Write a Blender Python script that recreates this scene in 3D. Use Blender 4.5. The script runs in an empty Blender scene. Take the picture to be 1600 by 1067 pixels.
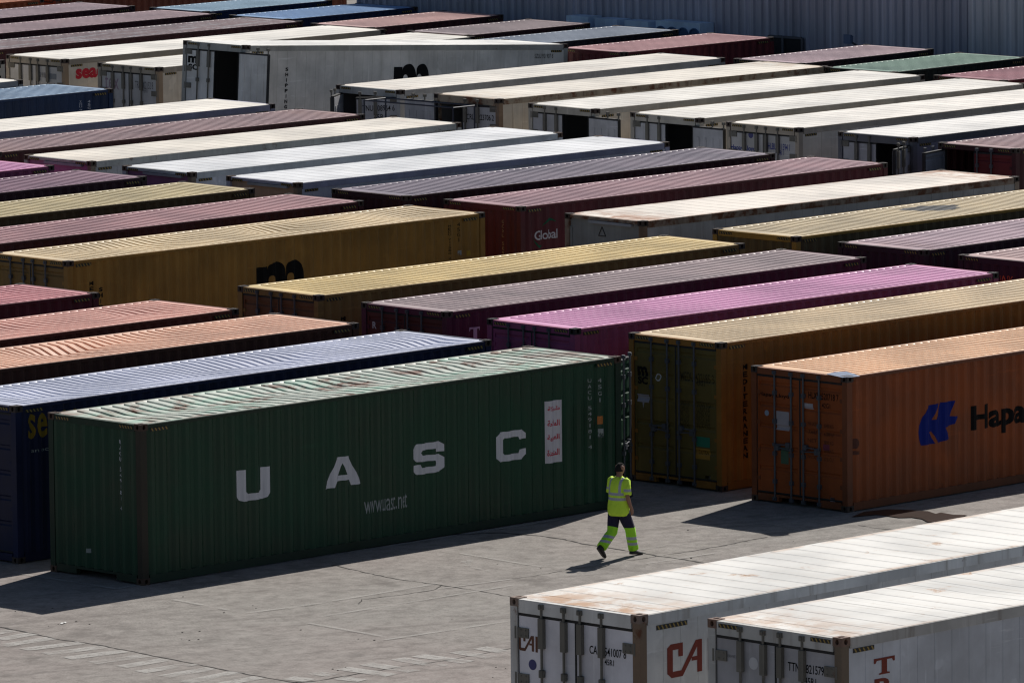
import bpy, bmesh, math, random
from mathutils import Vector, Matrix, noise as mnoise
R = math.radians
SC = bpy.context.scene
COL = SC.collection

# ------------------------------------------------------------------ camera
CAM_P = Vector((-86.2456, -94.9482, 20.7180))
YAW, PITCH, ROLL, FPX = 0.782317, -0.127704, -0.0101858, 11501.13
_f = Vector((math.cos(YAW)*math.cos(PITCH), math.sin(YAW)*math.cos(PITCH), math.sin(PITCH)))
_r = Vector((math.sin(YAW), -math.cos(YAW), 0))
_u = _r.cross(_f)
CR = _r*math.cos(ROLL) + _u*math.sin(ROLL)
CU = _u*math.cos(ROLL) - _r*math.sin(ROLL)
CF = _f
cam = bpy.data.cameras.new('camera')
cam.sensor_width = 36
cam.lens = FPX/1600*36
cam.clip_start = 1
cam.clip_end = 3000
co = bpy.data.objects.new('camera', cam)
COL.objects.link(co)
co.matrix_world = Matrix(((CR.x, CU.x, -CF.x, CAM_P.x), (CR.y, CU.y, -CF.y, CAM_P.y), (CR.z, CU.z, -CF.z, CAM_P.z), (0, 0, 0, 1)))
SC.camera = co

# ------------------------------------------------------------------ light
SUN_DIR = Vector((3.25, 0.99, 2.86)).normalized()
world = bpy.data.worlds.new('World')
SC.world = world
world.use_nodes = True
wn = world.node_tree
sky = wn.nodes.new('ShaderNodeTexSky')
sky.sky_type = 'NISHITA'
sky.sun_disc = False
sky.sun_elevation = math.asin(SUN_DIR.z)
sky.sun_rotation = math.atan2(SUN_DIR.x, SUN_DIR.y)
wn.links.new(sky.outputs[0], wn.nodes['Background'].inputs[0])
wn.nodes['Background'].inputs[1].default_value = 0.05
sl = bpy.data.lights.new('sun', 'SUN')
sl.energy = 5.0
sl.angle = R(0.5)
sl.color = (1.0, 0.95, 0.88)
so = bpy.data.objects.new('sun', sl)
COL.objects.link(so)
so.rotation_euler = SUN_DIR.to_track_quat('Z', 'Y').to_euler()
SC.view_settings.view_transform = 'Standard'
SC.view_settings.look = 'None'
SC.view_settings.gamma = 1
SC.view_settings.exposure = 0.0
SC.cycles.max_bounces = 6
SC.cycles.filter_width = 1.25

def ray(px, py):
    return (CR*((px-800)/FPX) + CU*((533.5-py)/FPX) + CF).normalized()

def at(px, py, z=0.0):
    d = ray(px, py)
    return CAM_P + d*((z-CAM_P.z)/d.z)

# ------------------------------------------------------------------ helpers
class MB:
    def __init__(s):
        s.v = []; s.f = []; s.m = []; s.mi = 0
    def face(s, pts):
        n = len(s.v); s.v += [tuple(p) for p in pts]
        s.f.append(tuple(range(n, n+len(pts)))); s.m.append(s.mi)
    def box(s, x0, x1, y0, y1, z0, z1):
        if x0 > x1: x0, x1 = x1, x0
        if y0 > y1: y0, y1 = y1, y0
        n = len(s.v)
        s.v += [(x, y, z) for z in (z0, z1) for y in (y0, y1) for x in (x0, x1)]
        for q in ((0, 2, 3, 1), (4, 5, 7, 6), (0, 1, 5, 4), (2, 6, 7, 3), (0, 4, 6, 2), (1, 3, 7, 5)):
            s.f.append(tuple(n+i for i in q)); s.m.append(s.mi)
    def grid(s, fn, nu, nv, flip=False):
        n = len(s.v)
        for j in range(nv+1):
            for i in range(nu+1):
                s.v.append(tuple(fn(i, j)))
        for j in range(nv):
            for i in range(nu):
                a = n+j*(nu+1)+i
                q = (a, a+1, a+nu+2, a+nu+1)
                s.f.append(q[::-1] if flip else q); s.m.append(s.mi)
    def rings(s, rings, cap=True, closed=True):
        n0 = len(s.v); k = len(rings[0])
        for rg in rings: s.v += [tuple(p) for p in rg]
        for j in range(len(rings)-1):
            for i in range(k):
                a = n0+j*k+i; b = n0+j*k+(i+1) % k
                s.f.append((a, b, b+k, a+k)); s.m.append(s.mi)
        if cap:
            s.f.append(tuple(n0+i for i in range(k))[::-1]); s.m.append(s.mi)
            s.f.append(tuple(n0+(len(rings)-1)*k+i for i in range(k))); s.m.append(s.mi)
    def tube(s, p0, p1, r, n=8, r1=None):
        p0 = Vector(p0); p1 = Vector(p1); d = (p1-p0).normalized()
        a = d.orthogonal().normalized(); b = d.cross(a)
        r1 = r if r1 is None else r1
        s.rings([[p+(a*math.cos(t)+b*math.sin(t))*q for t in [2*math.pi*i/n for i in range(n)]] for p, q in ((p0, r), (p1, r1))])
    def mesh(s, name, smooth=False):
        me = bpy.data.meshes.new(name)
        me.from_pydata(s.v, [], s.f)
        for p, i in zip(me.polygons, s.m): p.material_index = i
        if smooth:
            for p in me.polygons: p.use_smooth = True
        me.validate(); me.update()
        return me

def link(name, me, mat, parent=None, mats=None):
    o = bpy.data.objects.new(name, me)
    COL.objects.link(o)
    if mats:
        for m in mats: me.materials.append(m)
    elif mat:
        if not me.materials: me.materials.append(None)
        o.material_slots[0].link = 'OBJECT'
        o.material_slots[0].material = mat
    if parent: o.parent = parent
    return o

def tag(o, label=None, cat=None, group=None, kind=None):
    if label: o['label'] = label
    if cat: o['category'] = cat
    if group: o['group'] = group
    if kind: o['kind'] = kind
    return o

def thing(name, label, cat, loc, rz=0, group=None):
    o = bpy.data.objects.new(name, None)
    o.empty_display_size = 0.3
    COL.objects.link(o)
    o.location = loc; o.rotation_euler = (0, 0, rz)
    return tag(o, label, cat, group)

_cache = {}
def cached(key, fn):
    if key not in _cache: _cache[key] = fn()
    return _cache[key]

# ------------------------------------------------------------------ materials
class NT:
    def __init__(s, name):
        s.mat = bpy.data.materials.new(name)
        s.mat.use_nodes = True
        s.t = s.mat.node_tree
        s.b = s.t.nodes['Principled BSDF']
    def n(s, typ, **kw):
        nd = s.t.nodes.new(typ)
        for k, v in kw.items(): setattr(nd, k, v)
        return nd
    def l(s, a, b): s.t.links.new(a, b)
    def val(s, sock, v):
        if hasattr(v, 'is_output'): s.l(v, sock)
        else: sock.default_value = v
    def math(s, op, a, b=0.0, c=None, clamp=False):
        m = s.n('ShaderNodeMath', operation=op, use_clamp=clamp)
        s.val(m.inputs[0], a); s.val(m.inputs[1], b)
        if c is not None: s.val(m.inputs[2], c)
        return m.outputs[0]
    def coord(s, scale=(1, 1, 1), rnd=True):
        tc = s.n('ShaderNodeTexCoord')
        v = tc.outputs['Object']
        if rnd:
            oi = s.n('ShaderNodeObjectInfo')
            m = s.n('ShaderNodeVectorMath', operation='MULTIPLY')
            s.l(oi.outputs['Random'], m.inputs[0]); m.inputs[1].default_value = (97.0, 53.0, 31.0)
            a = s.n('ShaderNodeVectorMath', operation='ADD')
            s.l(v, a.inputs[0]); s.l(m.outputs[0], a.inputs[1]); v = a.outputs[0]
        m = s.n('ShaderNodeVectorMath', operation='MULTIPLY')
        s.l(v, m.inputs[0]); m.inputs[1].default_value = scale
        return m.outputs[0]
    def noise(s, vec, scale, detail=4, rough=0.55, dist=0.0):
        nz = s.n('ShaderNodeTexNoise')
        s.l(vec, nz.inputs['Vector']); nz.inputs['Scale'].default_value = scale
        nz.inputs['Detail'].default_value = detail; nz.inputs['Roughness'].default_value = rough
        nz.inputs['Distortion'].default_value = dist
        return nz.outputs['Fac']
    def ramp(s, fac, lo, hi, a=0.0, b=1.0):
        m = s.n('ShaderNodeMapRange', interpolation_type='SMOOTHSTEP')
        s.val(m.inputs[0], fac); s.val(m.inputs[1], lo); s.val(m.inputs[2], hi); s.val(m.inputs[3], a); s.val(m.inputs[4], b)
        return m.outputs[0]
    def mix(s, fac, a, b):
        m = s.n('ShaderNodeMix', data_type='RGBA')
        s.val(m.inputs[0], fac)
        for sk, v in ((m.inputs[6], a), (m.inputs[7], b)):
            if hasattr(v, 'is_output'): s.l(v, sk)
            else: sk.default_value = (*v[:3], 1)
        return m.outputs[2]
    def out(s, col, rough=0.5, spec=0.5, metal=0.0):
        s.val(s.b.inputs['Base Color'], col if hasattr(col, 'is_output') else (*col, 1))
        s.val(s.b.inputs['Roughness'], rough)
        s.b.inputs['Specular IOR Level'].default_value = spec
        s.b.inputs['Metallic'].default_value = metal
        return s.mat

RUST = (0.13, 0.045, 0.018)
def mul(c, k): return tuple(min(1, x*k) for x in c)
def srgb(*c): return tuple((x/255/12.92 if x/255 <= 0.04045 else ((x/255+0.055)/1.055)**2.4) for x in c)

def paint(name, col, rust=0.25, dirt=0.35, rough=0.5, dirtcol=None, spec=0.3):
    """weathered painted steel: uneven coat, running dirt, rust spots"""
    def mk():
        t = NT(name)
        v = t.coord(); vs = t.coord((3.2, 3.2, 0.22))
        n1 = t.noise(v, 0.9, 6, 0.6); n2 = t.noise(vs, 1.6, 5, 0.6); n3 = t.noise(v, 2.7, 9, 0.68)
        c = t.mix(t.ramp(n1, 0.3, 0.72), mul(col, 0.80), mul(col, 1.2))
        n5 = t.noise(t.coord((9, 9, 0.5)), 1.0, 6, 0.7); c = t.mix(t.ramp(n5, 0.56, 0.72, 0, 0.35), c, mul(col, 1.7))
        n7 = t.noise(t.coord((0.35, 0.35, 5.0)), 1.6, 6, 0.7); c = t.mix(t.ramp(n7, 0.60, 0.70, 0, 0.28), c, mul(col, 2.0))
        n6 = t.noise(v, 1.9, 3, 0.5); c = t.mix(t.ramp(n6, 0.63, 0.68, 0, 0.22), c, mul(col, 1.6))
        c = t.mix(t.ramp(n2, 0.5, 0.78, 0, dirt), c, dirtcol or mul(col, 0.55))
        rf = t.ramp(n3, 0.74-0.16*rust, 0.80-0.10*rust, 0, min(1.0, rust*2.2))
        c = t.mix(rf, c, RUST)
        return t.out(c, t.ramp(n1, 0.3, 0.7, rough-0.04, rough+0.18), spec)
    return cached(('paint', name), mk)

def roof_paint(name, col, rust=0.1, streak=0.3, patch=None, end_rust=0.0, seams=None, wear=None, rough=0.5, rustcol=(0.33, 0.14, 0.06), blotch=None):
    """top sheet: sun bleached paint with drifted dust, long streaks, patchy rust and seam dirt"""
    def mk():
        t = NT(name)
        v = t.coord(); vs = t.coord((0.55, 2.2, 1)); raw = t.coord(rnd=False)
        sx = t.n('ShaderNodeSeparateXYZ'); t.l(raw, sx.inputs[0]); X = sx.outputs[0]; Y = sx.outputs[1]
        n1 = t.noise(v, 0.55, 5, 0.55); n2 = t.noise(vs, 1.3, 6, 0.62); n3 = t.noise(v, 1.7, 10, 0.7, 0.4)
        vy = t.coord((3.0, 0.25, 1)); n4 = t.noise(vy, 1.5, 4, 0.6)
        c = t.mix(t.ramp(n1, 0.3, 0.72), mul(col, 0.88), mul(col, 1.1))
        c = t.mix(t.ramp(n4, 0.52, 0.8, 0, streak), c, wear or mul(col, 0.6))
        if patch: c = t.mix(t.ramp(n2, 0.48, 0.62, 0, 0.9), c, patch)
        if seams:
            pp = t.math('PINGPONG', t.math('ADD', X, 40.0), seams/2)
            ln = t.math('MULTIPLY', t.ramp(pp, 0.022, 0.0), t.ramp(n3, 0.38, 0.6, 0.15, 0.6))
            c = t.mix(ln, c, (0.42, 0.36, 0.30))
        rf = t.ramp(n3, 0.70-0.2*rust, 0.76-0.12*rust, 0, min(1.0, rust*2.5))
        if end_rust:
            ax = t.math('ABSOLUTE', X); ay = t.math('ABSOLUTE', Y)
            e1 = t.ramp(ax, 4.2, 6.0); e2 = t.ramp(ay, 1.0, 1.22, 0, 0.75)
            e = t.math('MAXIMUM', e1, e2)
            k = t.math('MULTIPLY', t.math('MULTIPLY', e, end_rust), t.ramp(n3, 0.38, 0.60))
            rf = t.math('MAXIMUM', rf, k, clamp=True)
        c = t.mix(rf, c, rustcol)
        if blotch:  # near-black oval with a ragged edge, mixed into the roof colour
            dx = t.math('MULTIPLY', t.math('SUBTRACT', X, blotch[0]), 1/blotch[2]); dy = t.math('MULTIPLY', t.math('SUBTRACT', Y, blotch[1]), 1/blotch[3])
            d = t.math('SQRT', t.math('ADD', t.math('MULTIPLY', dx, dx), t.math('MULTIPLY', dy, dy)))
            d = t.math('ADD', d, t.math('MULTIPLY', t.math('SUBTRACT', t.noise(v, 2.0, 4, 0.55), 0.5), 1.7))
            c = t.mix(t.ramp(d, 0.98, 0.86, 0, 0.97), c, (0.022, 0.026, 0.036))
        return t.out(c, t.ramp(n1, 0.3, 0.7, rough-0.05, rough+0.15))
    return cached(('roof', name), mk)

def plain(name, col, rough=0.5, metal=0.0, var=0.15):
    def mk():
        t = NT(name); v = t.coord()
        n = t.noise(v, 4.0, 5, 0.6)
        return t.out(t.mix(n, mul(col, 1-var), mul(col, 1+var)), rough, 0.5, metal)
    return cached(('plain', name), mk)

def lettering_paint(name, col, worn=0.35):
    """stencil paint with scuffs that let the coat below show"""
    def mk():
        t = NT(name); v = t.coord()
        n = t.noise(v, 6.0, 8, 0.7); n2 = t.noise(t.coord((6, 6, .6)), 3.0, 5, 0.6)
        c = t.mix(t.ramp(n2, 0.4, 0.8, 0, 0.5), col, mul(col, 0.6))
        t.l(t.ramp(n, 0.80-worn*0.36, 0.86-worn*0.36, 1.0, 0.2), t.b.inputs['Alpha'])
        return t.out(c, 0.65, 0.12)
    return cached(('let', name), mk)

M_GASKET = plain('rubber_gasket', (0.012, 0.012, 0.014), 0.7)
M_ROD = plain('galvanised_rod', (0.075, 0.082, 0.10), 0.5, 0.2)
M_ROD_DIRTY = paint('dirty_rod_steel', (0.15, 0.14, 0.12), 0.5, 0.5)
M_DARK = plain('dark_inside', (0.05, 0.05, 0.055), 0.8)
M_YEL = plain('hazard_yellow', (0.30, 0.20, 0.045), 0.6)
M_BLK = plain('hazard_black', (0.012, 0.012, 0.012), 0.6)
M_FLOOR = plain('plywood_floor', (0.16, 0.10, 0.06), 0.8)

# ------------------------------------------------------------------ container meshes (box centred on x,y; the door end looks to -x)
W = 2.438
POST = 0.15
PITCH_S, DEPTH_S = 0.278, 0.036
def corr(u, pitch=PITCH_S, depth=DEPTH_S):
    t = (u % pitch)/pitch
    if t < 0.26: return 0.0
    if t < 0.5: return depth*(t-0.26)/0.24
    if t < 0.76: return depth
    return depth*(1-(t-0.76)/0.24)
def corr_breaks(u0, u1, pitch=PITCH_S):
    out = []; k = math.floor(u0/pitch)
    while k*pitch <= u1:
        for t in (0.0, 0.26, 0.5, 0.76):
            x = (k+t)*pitch
            if u0 < x < u1: out.append(x)
        k += 1
    return out

def mesh_casting(sx, sy, sz):
    """corner casting with three oval openings; local corner at the outer tip"""
    def mk():
        b = MB(); A, B, C = 0.178, 0.162, 0.118
        def P(x, y, z): return (-sx*x, -sy*y, -sz*z)
        def holed(fn, w, h, rw, rh, dep):
            n = 12
            inner = []; outer = []
            for i in range(n):
                a = 2*math.pi*(i+0.5)/n
                c, s_ = math.cos(a), math.sin(a)
                inner.append((w/2+rw*c, h/2+rh*s_))
                k = min((w/2)/max(abs(c), 1e-6), (h/2)/max(abs(s_), 1e-6))
                outer.append((w/2+c*k, h/2+s_*k))
            for i in range(n):
                j = (i+1) % n
                b.face([fn(*outer[i], 0), fn(*outer[j], 0), fn(*inner[j], 0), fn(*inner[i], 0)])
                b.face([fn(*inner[i], 0), fn(*inner[j], 0), fn(*inner[j], dep), fn(*inner[i], dep)])
            for cx, cy in ((0, 0), (w, 0), (w, h), (0, h)):
                m = sorted(outer, key=lambda p: (p[0]-cx)**2+(p[1]-cy)**2)[:2]
                b.face([fn(cx, cy, 0), fn(*m[0], 0), fn(*m[1], 0)])
            b.face([fn(*p, dep) for p in inner])
        holed(lambda u, v, d: P(d, u, v), B, C, 0.032, 0.040, 0.06)
        holed(lambda u, v, d: P(u, d, v), A, C, 0.036, 0.040, 0.06)
        holed(lambda u, v, d: P(u, v, d), A, B, 0.060, 0.034, 0.05)
        b.face([P(A, 0, 0), P(A, B, 0), P(A, B, C), P(A, 0, C)])
        b.face([P(0, B, 0), P(A, B, 0), P(A, B, C), P(0, B, C)])
        b.face([P(0, 0, C), P(A, 0, C), P(A, B, C), P(0, B, C)])
        return b.mesh('corner_casting')
    return cached(('cast', sx, sy, sz), mk)

def mesh_frame(L, h, kind, slim=0):
    def mk():
        b = MB(); X = L/2; Y = W/2
        for sx in (-1, 1):
            # header and sill
            hh = (0.085 if sx == slim else 0.20) if kind == 'reefer' else 0.135
            b.box(sx*(X-0.006), sx*(X-0.11), -(Y-0.162), Y-0.162, h-hh, h-0.014)
            b.box(sx*(X-0.006), sx*(X-0.11), -(Y-0.162), -0.53, 0.035, 0.17)
            b.box(sx*(X-0.006), sx*(X-0.11), 0.53, Y-0.162, 0.035, 0.17)
            b.box(sx*(X-0.008), sx*(X-0.11), -0.53, 0.53, 0.125, 0.17)
        rt = 0.16 if kind == 'reefer' else 0.075
        for sy in (-1, 1):
            b.box(-X+0.178, X-0.178, sy*(Y-0.004), sy*(Y-0.06), h-rt, h-0.016)
            b.box(-X+0.178, X-0.178, sy*(Y-0.005), sy*(Y-0.05), 0.02, 0.17)
            b.box(-X+0.178, X-0.178, sy*(Y-0.05), sy*(Y-0.11), 0.02, 0.032)
        n = int(L/0.6)
        for i in range(1, n):
            x = -X+L*i/n
            b.box(x-0.02, x+0.02, -(Y-0.06), Y-0.06, 0.04, 0.155)
        return b.mesh('frame')
    return cached(('frame', L, h, kind, slim), mk)

def mesh_post(L, h, sx, sy):
    def mk():
        b = MB(); b.box(sx*(L/2-0.004), sx*(L/2-POST), sy*(W/2-0.003), sy*(W/2-0.13), 0.118, h-0.118)
        return b.mesh('corner_post')
    return cached(('post', L, h, sx, sy), mk)

def mesh_side_dry(L, h):
    def mk():
        b = MB(); X0 = -L/2+POST-0.01; X1 = L/2-POST+0.01; Y = -(W/2-0.008)
        xs = [X0]+corr_breaks(X0, X1)+[X1]
        zs = [0.165, h-0.07]
        def fn(i, j): return (xs[i], Y+corr(xs[i]), zs[j])
        b.grid(fn, len(xs)-1, 1)
        return b.mesh('side_panel')
    return cached(('sided', L, h), mk)

def mesh_side_reefer(L, h):
    def mk():
        b = MB(); X0 = -L/2+POST-0.01; X1 = L/2-POST+0.01; Y = -(W/2-0.014)
        n = 34; xs = [X0]; dep = [0]
        p = (X1-X0)/n
        for i in range(1, n):
            x = X0+p*i
            xs += [x-0.009, x, x+0.009]; dep += [0, 0.008, 0]
        xs.append(X1); dep.append(0)
        zs = [0.165, h-0.155]
        b.grid(lambda i, j: (xs[i], Y+dep[i], zs[j]), len(xs)-1, 1)
        return b.mesh('side_panel')
    return cached(('sider', L, h), mk)

def mesh_lining(L, h):
    def mk():
        b = MB(); X0 = -L/2+0.12; X1 = L/2-0.12; Y = W/2-0.05
        for s in (-1, 1): b.box(X0, X1, s*Y, s*(Y-0.04), 0.17, h-0.16)
        b.box(X0, X1, -Y+0.04, Y-0.04, h-0.16, h-0.12)
        return b.mesh('lining')
    return cached(('lining', L, h), mk)

def mesh_roof_dry(L, h, seed, sag, rib=0.016, pitch=0.209):
    def mk():
        rnd = random.Random(seed); b = MB()
        X0 = -L/2+0.30; X1 = L/2-0.30; Ymax = W/2-0.055
        n = int((X1-X0)/pitch)
        step = (X1-X0)/n
        xs = []; gv = []
        for i in range(n):
            x = X0+i*step
            for t, g in ((0.0, 0), (0.60, 0), (0.65, 1), (0.965, 1)):
                xs.append(x+t*step); gv.append(g)
        xs.append(X1); gv.append(0)
        xs = [-L/2+0.10]+xs+[L/2-0.10]; gv = [0]+gv+[0]
        ys = [-Ymax, -Ymax+0.07, -Ymax+0.12, -0.75, -0.35, 0, 0.35, 0.75, Ymax-0.12, Ymax-0.07, Ymax]
        mk_ = [0, 0, 1, 1, 1, 1, 1, 1, 1, 0, 0]
        dents = [(rnd.uniform(X0+0.5, X1-0.5), rnd.uniform(-0.7, 0.7), rnd.uniform(0.4, 1.3), rnd.uniform(0.3, 0.7), rnd.uniform(-1, 0.45)) for _ in range(14)]
        def fn(i, j):
            x, y = xs[i], ys[j]
            z = h-0.012-rib*gv[i]*mk_[j]
            e = max(0.0, 1-(y/Ymax)**2)
            dz = 0
            for dx, dy, rx, ry, a in dents:
                dz += a*math.exp(-((x-dx)/rx)**2-((y-dy)/ry)**2)
            ex = min(1, (x+L/2)/0.6, (L/2-x)/0.6)
            z += sag*dz*e*max(0, ex)
            xx = x + (1.5*sag*mnoise.noise((x*0.7, y*1.1, seed*3.1))*e*max(0, ex))
            return (xx, y, z)
        b.grid(fn, len(xs)-1, len(ys)-1)
        return b.mesh('roof')
    return cached(('roofd', L, h, seed, sag, rib, pitch), mk)

def mesh_roof_reefer(L, h, seed):
    def mk():
        rnd = random.Random(seed); b = MB()
        X0 = -L/2+0.18; X1 = L/2-0.18; Ymax = W/2-0.03
        pitch = 0.44; xs = [-L/2+0.10, X0]; dz = [0, 0]
        x = X0+0.3
        while x < X1-0.2:
            xs += [x-0.016, x-0.006, x+0.010, x+0.022]; dz += [0, 0.004, 0.004, 0]
            x += pitch
        xs += [X1, L/2-0.10]; dz += [0, 0]
        ys = [-Ymax, -Ymax+0.06, -0.8, -0.4, 0, 0.4, 0.8, Ymax-0.06, Ymax]
        dents = [(rnd.uniform(-5.5, 5.5), rnd.uniform(-0.8, 0.8), rnd.uniform(0.3, 0.8), rnd.uniform(0.3, 0.6), rnd.uniform(-1, 1)) for _ in range(18)]
        def fn(i, j):
            x, y = xs[i], ys[j]
            z = h-0.012+dz[i]*(0 if j in (0, 8) else 1)
            e = max(0.0, 1-(y/Ymax)**2)
            for dx, dy, rx, ry, a in dents:
                z += 0.010*a*e*math.exp(-((x-dx)/rx)**2-((y-dy)/ry)**2)
            return (x, y, z)
        b.grid(fn, len(xs)-1, len(ys)-1)
        return b.mesh('roof')
    return cached(('roofr', L, h, seed), mk)

PF = 0.252
def mesh_front(L, h):
    """corrugated blind end, looks to -x"""
    def mk():
        b = MB(); Y1 = W/2-0.12; X = -L/2+0.012
        ys = [-Y1]+corr_breaks(-Y1, Y1, PF)+[Y1]
        b.grid(lambda i, j: (X+corr(ys[i], PF, 0.044), ys[i], (0.16, h-0.13)[j]), len(ys)-1, 1, True)
        return b.mesh('front_panel')
    return cached(('front', L, h), mk)

DOOR_W = 1.085
DBANDS = 5
def door_prof(v, h):
    """depth of the pressed dry-box door leaf at height v"""
    z0 = 0.30; z1 = h-0.26; p = (z1-z0)/DBANDS
    t = ((v-z0) % p)/p if z0 < v < z1 else 0.0
    if t < 0.78: return 0.0
    if t < 0.84: return 0.022*(t-0.78)/0.06
    if t < 0.94: return 0.022
    return 0.022*(1-(t-0.94)/0.06)
def door_breaks(h):
    z0 = 0.30; z1 = h-0.26; p = (z1-z0)/DBANDS
    return [z0+p*(k+t) for k in range(DBANDS) for t in (0, 0.78, 0.84, 0.94)]+[z1]

def mesh_door(h, kind, s):
    """door leaf; hinge line at the origin, leaf runs along s*y, outside looks to -x"""
    def mk():
        b = MB(); z0 = 0.18; z1 = h-(0.205 if kind == 'reefer' else 0.14)
        Wd = DOOR_W
        if kind == 'reefer':
            b.box(0, 0.09, s*0.012, s*(Wd-0.012), z0+0.03, z1-0.03)
            # ribs of the inner lining
            for k in range(4):
                y = 0.16+k*0.25
                b.box(0.09, 0.104, s*y, s*(y+0.07), z0+0.2, z1-0.25)
        else:
            zs = sorted([z0+0.03, z1-0.03]+[z for z in door_breaks(h) if z0+0.04 < z < z1-0.04])
            ys = [0.012, Wd-0.012]
            b.grid(lambda i, j: (door_prof(zs[j], h), s*ys[i], zs[j]), 1, len(zs)-1, s > 0)
            b.grid(lambda i, j: (0.05-door_prof(zs[j], h)*0.8, s*ys[i], zs[j]), 1, len(zs)-1, s < 0)
            for y0, y1 in ((0.012, 0.06), (Wd-0.06, Wd-0.012)):
                b.box(-0.004, 0.056, s*y0, s*y1, z0+0.03, z1-0.03)
            b.box(-0.003, 0.057, s*0.06, s*(Wd-0.06), z0+0.03, z0+0.11)
            b.box(-0.003, 0.057, s*0.06, s*(Wd-0.06), z1-0.11, z1-0.03)
        return b.mesh('door')
    return cached(('door', h, kind, s), mk)

def mesh_gasket(h, kind, s):
    def mk():
        b = MB(); z0 = 0.18; z1 = h-(0.205 if kind == 'reefer' else 0.14); Wd = DOOR_W
        g = 0.055 if kind == 'reefer' else 0.035
        e = -0.005 if kind == 'reefer' else -0.007
        b.box(e, 0.08, s*-0.045, s*0.012, z0, z1)
        b.box(e, 0.08, s*(Wd-0.014), s*(Wd+0.006), z0, z1)
        b.box(e, 0.08, s*0.012, s*(Wd-0.014), z1-0.04, z1+g-0.04)
        b.box(e, 0.08, s*0.012, s*(Wd-0.014), z0, z0+0.03)
        return b.mesh('gasket')
    return cached(('gask', h, kind, s), mk)

def mesh_rod(h, kind, fat):
    def mk():
        b = MB(); z0 = 0.06; z1 = h-0.05
        b.tube((-0.036, 0, z0), (-0.036, 0, z1), 0.019)
        for z in ((0.42, 0.95, h-1.0, h-0.46)):
            b.box(-0.062, -0.002, -0.036, 0.036, z-0.04, z+0.04)
        for z, d in ((z0+0.03, 1), (z1-0.03, -1)):
            b.box(-0.060, -0.006, -0.042, 0.042, z-0.035, z+0.035)
            b.box(-0.075, -0.030, -0.020, 0.030, z-0.02, z+0.02)
        if fat:
            b.box(-0.066, -0.001, -0.045, 0.045, h-0.66, h-0.24)
            b.tube((-0.036, 0, h-1.06), (-0.036, 0, h-0.96), 0.045)
        return b.mesh('lock_rod')
    return cached(('rod', h, kind, fat), mk)

def mesh_handle(s):
    def mk():
        b = MB()
        b.tube((-0.055, 0, 0), (-0.055, s*0.36, 0.02), 0.013, 6)
        b.box(-0.07, 0.0, s*0.30, s*0.40, -0.035, 0.06)
        b.box(-0.07, -0.02, -0.03, 0.03, -0.03, 0.03)
        return b.mesh('handle')
    return cached(('handle', s), mk)

def mesh_hinge(kind, s):
    def mk():
        b = MB()
        if kind == 'reefer':
            b.box(-0.022, 0.004, s*-0.10, s*0.20, -0.07, 0.07)
            b.tube((-0.020, s*-0.03, -0.085), (-0.020, s*-0.03, 0.085), 0.022, 8)
            for y in (0.06, 0.15):
                for z in (-0.04, 0.04): b.tube((-0.030, s*y, z), (-0.018, s*y, z), 0.012, 6)
        else:
            b.box(-0.014, 0.004, s*-0.06, s*0.075, -0.035, 0.035)
            b.tube((-0.014, s*-0.02, -0.05), (-0.014, s*-0.02, 0.05), 0.016, 8)
        return b.mesh('hinge')
    return cached(('hinge', kind, s), mk)

def mesh_stripe(w, hh, n):
    """black plate with slanted yellow bars; lies in the y-z plane, looks to -x, centred"""
    def mk():
        b = MB(); b.mi = 0
        b.box(-0.003, 0.002, -w/2, w/2, -hh/2, hh/2)
        b.mi = 1
        p = w/n
        for i in range(n):
            y = -w/2+p*(i+0.08); k = p*0.36
            sl_ = p*0.42
            b.face([(-0.0055, y+k, -hh/2+0.004), (-0.0055, y, -hh/2+0.004), (-0.0055, y+sl_, hh/2-0.004), (-0.0055, y+sl_+k, hh/2-0.004)])
        me = b.mesh('warning_stripe')
        me.materials.append(M_BLK); me.materials.append(M_YEL)
        return me
    return cached(('stripe', w, hh, n), mk)

def mesh_unit(L, h):
    """refrigeration machinery end, looks to -x"""
    b = MB(); X = -L/2+0.07; Y1 = W/2-0.13
    b.box(X, X+0.05, -Y1, Y1, 1.25, h-0.09)
    b.box(X-0.03, X+0.05, -Y1, -Y1+0.06, 0.18, h-0.28)
    b.box(X-0.03, X+0.05, Y1-0.06, Y1, 0.18, h-0.28)
    b.box(X+0.25, X+0.28, -Y1, Y1, 0.18, 1.25)
    b.box(X+0.30, X+0.34, -W/2+0.02, W/2-0.02, 0.17, h-0.03)
    for k in range(9):
        z = 0.24+k*0.05
        b.box(X, X+0.05, -Y1+0.1, -0.1, z, z+0.022)
    return b.mesh('machinery_cover')

def mesh_fan(L):
    b = MB(); X = -L/2+0.12
    n = 20; y0 = 0.5; z0 = 0.72; r = 0.36
    ring = lambda rr, x: [(x, y0+rr*math.cos(2*math.pi*i/n), z0+rr*math.sin(2*math.pi*i/n)) for i in range(n)]
    b.rings([ring(r+0.05, X), ring(r+0.05, X-0.05), ring(r, X-0.05), ring(r, X+0.1)], cap=False)
    for k in range(6):
        a = 2*math.pi*k/6
        b.face([(X+0.03, y0, z0), (X, y0+r*math.cos(a), z0+r*math.sin(a)), (X+0.06, y0+r*math.cos(a+0.6), z0+r*math.sin(a+0.6))])
    b.tube((X-0.02, y0, z0), (X+0.05, y0, z0), 0.08, 12)
    return b.mesh('fan')

# ------------------------------------------------------------------ writing
def text_mesh(s, bold=0.0, lines=1.0):
    c = bpy.data.curves.new('t', 'FONT')
    c.body = s; c.size = 1; c.offset = bold; c.resolution_u = 3; c.space_line = lines
    o = bpy.data.objects.new('t', c); COL.objects.link(o)
    dg = bpy.context.evaluated_depsgraph_get()
    me = bpy.data.meshes.new_from_object(o.evaluated_get(dg))
    bpy.data.objects.remove(o); bpy.data.curves.remove(c)
    return me

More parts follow.
